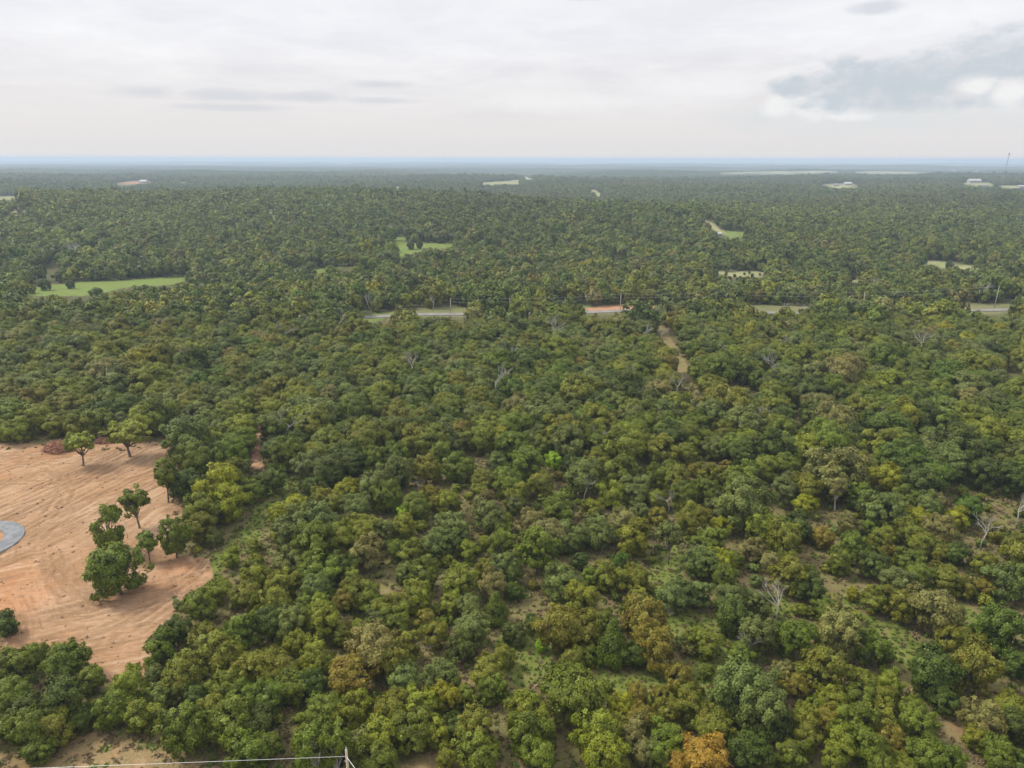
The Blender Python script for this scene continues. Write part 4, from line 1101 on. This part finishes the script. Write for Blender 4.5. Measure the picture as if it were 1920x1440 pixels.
ins = in_poly(k1, k2, P_CLEAR); rim = ~(in_poly(k1 + 26, k2, P_CLEAR) & in_poly(k1, k2 - 10, P_CLEAR) & in_poly(k1, k2 + 14, P_CLEAR))
keep = ((ins & (RNG.random(len(kx)) < np.where(rim, 0.8, 0.22 + 0.9 * np.maximum(0, fbm(kx, ky, 14, 401, 2))))) | in_poly(ku, kv, P_STRIP)) & (np.hypot(kx - cc[0], ky - cc[1]) > 10.2)
kx, ky = kx[keep], ky[keep]; ks = 0.07 + 0.30 * RNG.random(len(kx)) ** 3
clods = scatter('rubble', kx, ky, gz(kx, ky) + ks * 0.2, ks, ks, RNG.uniform(0, 6.283, len(kx)), np.ones((len(kx), 3)), np.zeros(len(kx)), RNG.integers(0, 3, len(kx)), clod_col)
tag(clods, 'soil clods and root scraps strewn over the graded soil', kind='stuff')

# ------------------------------------------------------------------ power poles and lines
def pole(px, py, top_px, label, timber, group, arm=False, h=None, lean=0.0, loc=None):
    if loc is None:
        p = ground_at(px, py); dep = float((p - np.array([0, 0, CAM_H])) @ _f); hh = h or (py - top_px) * dep / FPX / 0.97
    else: p = np.array(loc); hh = h
    root = empty('power_pole', (p[0], p[1], float(gz(p[0], p[1])))); root.rotation_euler = (0, lean, 0)
    mb = MB(); mb.tube([(0, 0, -0.6), (0, 0, hh * 0.5), (0, 0, hh)], [0.19, 0.165, 0.13], 10); mb.build('pole', timber, root, smooth=True)
    if arm:
        mb = MB(); mb.box((0, 0.16, hh - 0.55), (2.5, 0.12, 0.14)); mb.build('crossarm', timber, root)
        for x in (-1.1, 0.0, 1.1):
            mb = MB(); zb = hh - 0.48 if x else hh
            mb.tube([(x, 0.16 if x else 0, zb), (x, 0.16 if x else 0, zb + 0.28)], [0.07, 0.05], 8); mb.build('insulator', M_CERAMIC, root)
    else:
        mb = MB(); mb.tube([(0, 0, hh), (0, 0, hh + 0.3)], [0.06, 0.045], 8); mb.build('insulator', M_CERAMIC, root)
        mb = MB(); mb.tube([(-0.12, 0, hh - 1.7), (-0.34, 0, hh - 1.66)], [0.05, 0.05], 8); mb.build('bracket', M_STEEL, root)
    tag(root, label, 'power pole', group); return root, np.array([p[0], p[1], float(gz(p[0], p[1])) + hh])


def wire(a, b, sag, label, group, r=0.02, n=14):
    a = Vector(a); b = Vector(b); mb = MB()
    mb.tube([a.lerp(b, k / n) - Vector((0, 0, sag * 4 * (k / n) * (1 - k / n))) for k in range(n + 1)], r, 5)
    tag(mb.build('power_line', M_WIRE), label, 'power line', group)


ptop = ground_at(649, 1405, 10.6)
nroot, nt = pole(0, 0, 0, 'brown wooden power pole rising at the bottom edge', M_POLE, None, h=10.6, loc=(ptop[0], ptop[1], 0), lean=0.0)
g_near = 'power lines at the bottom edge'
zb = nt[2]
wl_ = ground_at(0, 1433, 10.2); wl2 = ground_at(480, 1440, 8.2)
def extend(a, b, L): a = np.array(a); b = np.array(b); d = (b - a) / np.linalg.norm((b - a)[:2]); return a + d * L
n1 = (nt[0] - 0.05, nt[1], zb - 1.0); n2 = (nt[0] - 0.05, nt[1], zb - 2.7)
dl = np.array([wl_[0] - nt[0], wl_[1] - nt[1]]); dl /= np.linalg.norm(dl); e1 = np.array([nt[0] + dl[0] * 150, nt[1] + dl[1] * 150])
wire(n1, (e1[0], e1[1], float(gz(*e1)) + 9.6), 0.25, 'upper wire running left from the wooden pole over the trees', g_near, 0.02)
wire(n2, (e1[0], e1[1], float(gz(*e1)) + 7.9), 0.25, 'lower wire running left from the wooden pole', g_near, 0.02)
dr = np.array([0.62, -0.78]); e2 = np.array([nt[0] + dr[0] * 80, nt[1] + dr[1] * 80])
wire(n1, (e2[0], e2[1], 9.6), 0.3, 'upper wire running right and down out of the picture from the wooden pole', g_near, 0.02)
wire(n2, (e2[0], e2[1], 7.9), 0.3, 'lower wire running right and down out of the picture from the wooden pole', g_near, 0.02)

GR = 'power poles along the far road'
tops = []
for i, (px, py, ty_, lab) in enumerate([(845, 586, 560, 'grey power pole by the far road, leftmost of the row'), (956, 588, 560, 'thicker grey power pole by the far road, second from left in the row'),
                                      (1163, 582, 552, 'grey power pole by the far road beside the red earth bank'), (1376, 582, 547, 'pale power pole by the far road, third from the right in the row'),
                                      (1617, 582, 549, 'pale power pole by the far road, second from the right in the row'), (1864, 578, 538, 'tall pale power pole by the far road, rightmost of the row')]):
    _, tp = pole(px, py, ty_, lab, M_GREYPOLE, GR, lean=0.04 if i == 5 else 0.0); tops.append(tp)
names = ['leftmost', 'second', 'third', 'fourth', 'fifth']
for i in range(5):
    for j, dz in ((0, 0.15), (1, -1.7)):
        a, b = tops[i].copy(), tops[i + 1].copy(); a[2] += dz; b[2] += dz
        wire(a, b, 0.8, f"{'upper' if j == 0 else 'lower'} power line along the far road, {names[i]} span from the left", 'power lines along the far road', 0.022)
pole(869, 468, 452, 'power pole with crossarm standing in the far tan and green field', M_GREYPOLE, 'power poles on the far hillside', arm=True)
for i, (px, py, ty_, lab) in enumerate([(335, 445, 433, 'leftmost of four power poles among the trees of the far hillside'), (461, 438, 428, 'second from left power pole among trees of the far hillside'),
                                      (582, 446, 437, 'third power pole from left among trees, left of a close pair'), (598, 443, 433, 'right one of a close pair of power poles on the far hillside'),
                                      (142, 388, 374, 'power pole on the left ridge skyline of trees, right of two'), (37, 398, 384, 'power pole on the left ridge beside a pale opening')]):
    pole(px, py + 6, ty_, lab, M_GREYPOLE, 'power poles on the far hillside', arm=True)

# ------------------------------------------------------------------ radio mast on the horizon
tb = ground_at(1877, 353); dep = float((tb - np.array([0, 0, CAM_H])) @ _f); th = (353 - 291) * dep / FPX
root = empty('radio_mast', (tb[0], tb[1], float(gz(tb[0], tb[1])))); root.rotation_euler = (0, 0.05, 0)
w = 1.1
for k in range(3):
    a = 2 * math.pi * k / 3; mb = MB(); mb.tube([(w * math.cos(a), w * math.sin(a), 0), (w * math.cos(a), w * math.sin(a), th)], 0.17, 5); mb.build('mast_leg', M_STEEL, root)
nb = int(th / 4.5); seg = MB()
for i in range(nb):
    z0, z1 = i * th / nb, (i + 1) * th / nb
    for k in range(3):
        a, b = 2 * math.pi * k / 3, 2 * math.pi * (k + 1) / 3
        seg.tube([(w * math.cos(a), w * math.sin(a), z0), (w * math.cos(b), w * math.sin(b), z1)], 0.08, 4, False)
lat = seg.build('bracing', M_STEEL, root); lat['kind'] = 'stuff'
mb = MB(); mb.tube([(0, 0, th - 4), (0, 0, th + 2)], [1.4, 1.4], 10); mb.build('antenna_head', M_STEEL, root)
tag(root, 'slim grey lattice radio mast rising above the horizon near the right edge', 'radio mast')

# ------------------------------------------------------------------ far buildings
def house(px, py, wpx, label, roof, storeys_h=3.0, rz=0.0, deep=0.7):
    p = ground_at(px, py); dep = float((p - np.array([0, 0, CAM_H])) @ _f); w = wpx * dep / FPX; d = w * deep
    if d > 16: d = 16.0
    h = max(storeys_h, 2.6)
    root = empty('house', (p[0], p[1], float(gz(p[0], p[1]))), rz)
    mb = MB(); mb.box((0, 0, h / 2 - 0.5), (w, d, h + 1)); wall = mb.build('wall', M_WALL, root)
    rh = d * 0.30; e = 0.4
    mb = MB(); mb.add([(-w / 2 - e, -d / 2 - e, h), (w / 2 + e, -d / 2 - e, h), (w / 2 + e, 0, h + rh), (-w / 2 - e, 0, h + rh), (w / 2 + e, d / 2 + e, h), (-w / 2 - e, d / 2 + e, h)],
                      [(0, 1, 2, 3), (3, 2, 4, 5), (0, 3, 5), (1, 4, 2), (0, 5, 4, 1)])
    rf = mb.build('roof', roof, root)
    for k in range(3):
        mb = MB(); mb.box((-w * 0.33 + k * w * 0.33, -d / 2 - 0.03, h * 0.55), (w * 0.10, 0.08, h * 0.36)); mb.build('window', M_GLASS, root)
    mb = MB(); mb.box((w * 0.17, -d / 2 - 0.03, h * 0.36), (w * 0.06 + 0.3, 0.08, h * 0.72)); mb.build('door', M_ROOFG, root)
    tag(root, label, 'building', 'far buildings among the woods')


house(1346, 444, 11, 'small white shed at the edge of a far green field', M_ROOFM, 3.2, 0.3)
house(1676, 420, 17, 'grey roofed house among far trees right of centre', M_ROOFG, 7.5, 0.2)
house(1567, 349, 9, 'pale house in the far clearing, left of two', M_ROOFG, 4.5)
house(1589, 347, 13, 'pale house in the far clearing, right of two', M_ROOFM, 4.5)
house(1826, 343, 22, 'long white barn near the right edge below the horizon', M_ROOFM, 7.0)
house(1761, 339, 8, 'small white building left of the long white barn', M_ROOFM, 5.0)
house(1776, 340, 6, 'tiny white building just left of the long white barn', M_ROOFM, 5.0)
house(1846, 351, 9, 'small pale house right of the long white barn', M_ROOFG, 4.5)
house(1914, 353, 10, 'white building cut by the right edge of the picture', M_ROOFM, 5.0)
house(936, 538, 16, 'pale metal roofed shed hidden among trees behind the road', M_ROOFM, 6.5, 0.1, 0.5)
house(270, 343, 13, 'pale building on the far bare quarry ground', M_ROOFM, 5.0)
house(1830, 323, 7, 'small white building on the horizon left of the mast', M_ROOFM, 6.0)
house(1787, 322, 6, 'tiny white building on the pale field below the horizon', M_ROOFM, 6.0)

# ------------------------------------------------------------------ heaps of grubbed trees beside the graded soil
def brush(px, py, wm, dm, hm, label, seed, nst=230, tone=M_BRUSH):
    p = ground_at(px, py); g = random.Random(seed)
    root = empty('brush_pile', (p[0], p[1], float(gz(p[0], p[1]))))
    me_ = bpy.data.meshes.new('core'); bm = bmesh.new(); bmesh.ops.create_icosphere(bm, subdivisions=4, radius=1.0)
    for v in bm.verts:
        n = 0.35 * float(fbm(v.co.x * 3 + seed, v.co.y * 3 + v.co.z * 2, 1.0, seed, 3)) * 2
        v.co = Vector((v.co.x * wm / 2 * (0.85 + n), v.co.y * dm / 2 * (0.85 + n), max(v.co.z, -0.1) * hm * (0.8 + n)))
    bm.to_mesh(me_); bm.free(); me_.materials.append(tone); link('core', me_, root)
    for part in range(2):
        mb = MB()
        for k in range(nst):
            a = g.random() * 6.283; rr = math.sqrt(g.random()); x, y = math.cos(a) * rr * wm / 2, math.sin(a) * rr * dm / 2; z = hm * 0.95 * math.sqrt(max(0, 1 - rr * rr)) * g.uniform(0.6, 1.05)
            b = g.random() * 6.283; l = g.uniform(0.5, 2.0); t = Vector((math.cos(b), math.sin(b), g.uniform(-0.3, 0.6))).normalized() * l
            mb.tube([Vector((x, y, z)) - t * 0.5, Vector((x, y, z)) + Vector((0, 0, 0.1)), Vector((x, y, z)) + t * 0.5], [g.uniform(0.03, 0.09), 0.05, 0.02], 4, False)
        o = mb.build('twigs' if part == 0 else 'branches', M_BRUSH if part == 0 else M_STICK, root); o['kind'] = 'stuff'
    tag(root, label, 'brush pile', 'heaps of cleared brush')


brush(110, 845, 8.0, 5.0, 2.9, 'reddish brown brush pile at the far rim of the graded soil', 3)
brush(196, 830, 4.5, 2.5, 1.5, 'small reddish brush heap between two light green trees', 5, 120)
brush(478, 806, 4.6, 6.0, 1.8, 'brown heap of grubbed trees at the top of the red strip', 9, 260, M_STICK)
brush(482, 848, 2.4, 7.0, 0.5, 'low scatter of brown branches along the red strip', 12, 120, M_STICK)
brush(455, 800, 2.6, 2.4, 1.2, 'small dark red heap left of the grubbed trees', 15, 90)

# ------------------------------------------------------------------ air
hz = MB(); x0, x1, y0, y1 = -47000, 47000, -2500, 47000; z0, z1 = float(GZ.min()) - 2.0, 101.0
hz.box(((x0 + x1) / 2, (y0 + y1) / 2, (z0 + z1) / 2), (x1 - x0, y1 - y0, z1 - z0))
hm, B, out = new_mat('haze_air')
pv = B.n.new('ShaderNodeVolumePrincipled'); pv.inputs['Color'].default_value = (0.58, 0.71, 0.90, 1); pv.inputs['Density'].default_value = 1.5e-4; pv.inputs['Anisotropy'].default_value = 0.1
B.l.new(pv.outputs[0], out.inputs['Volume'])
ho = hz.build('haze', hm); tag(ho, kind='stuff')
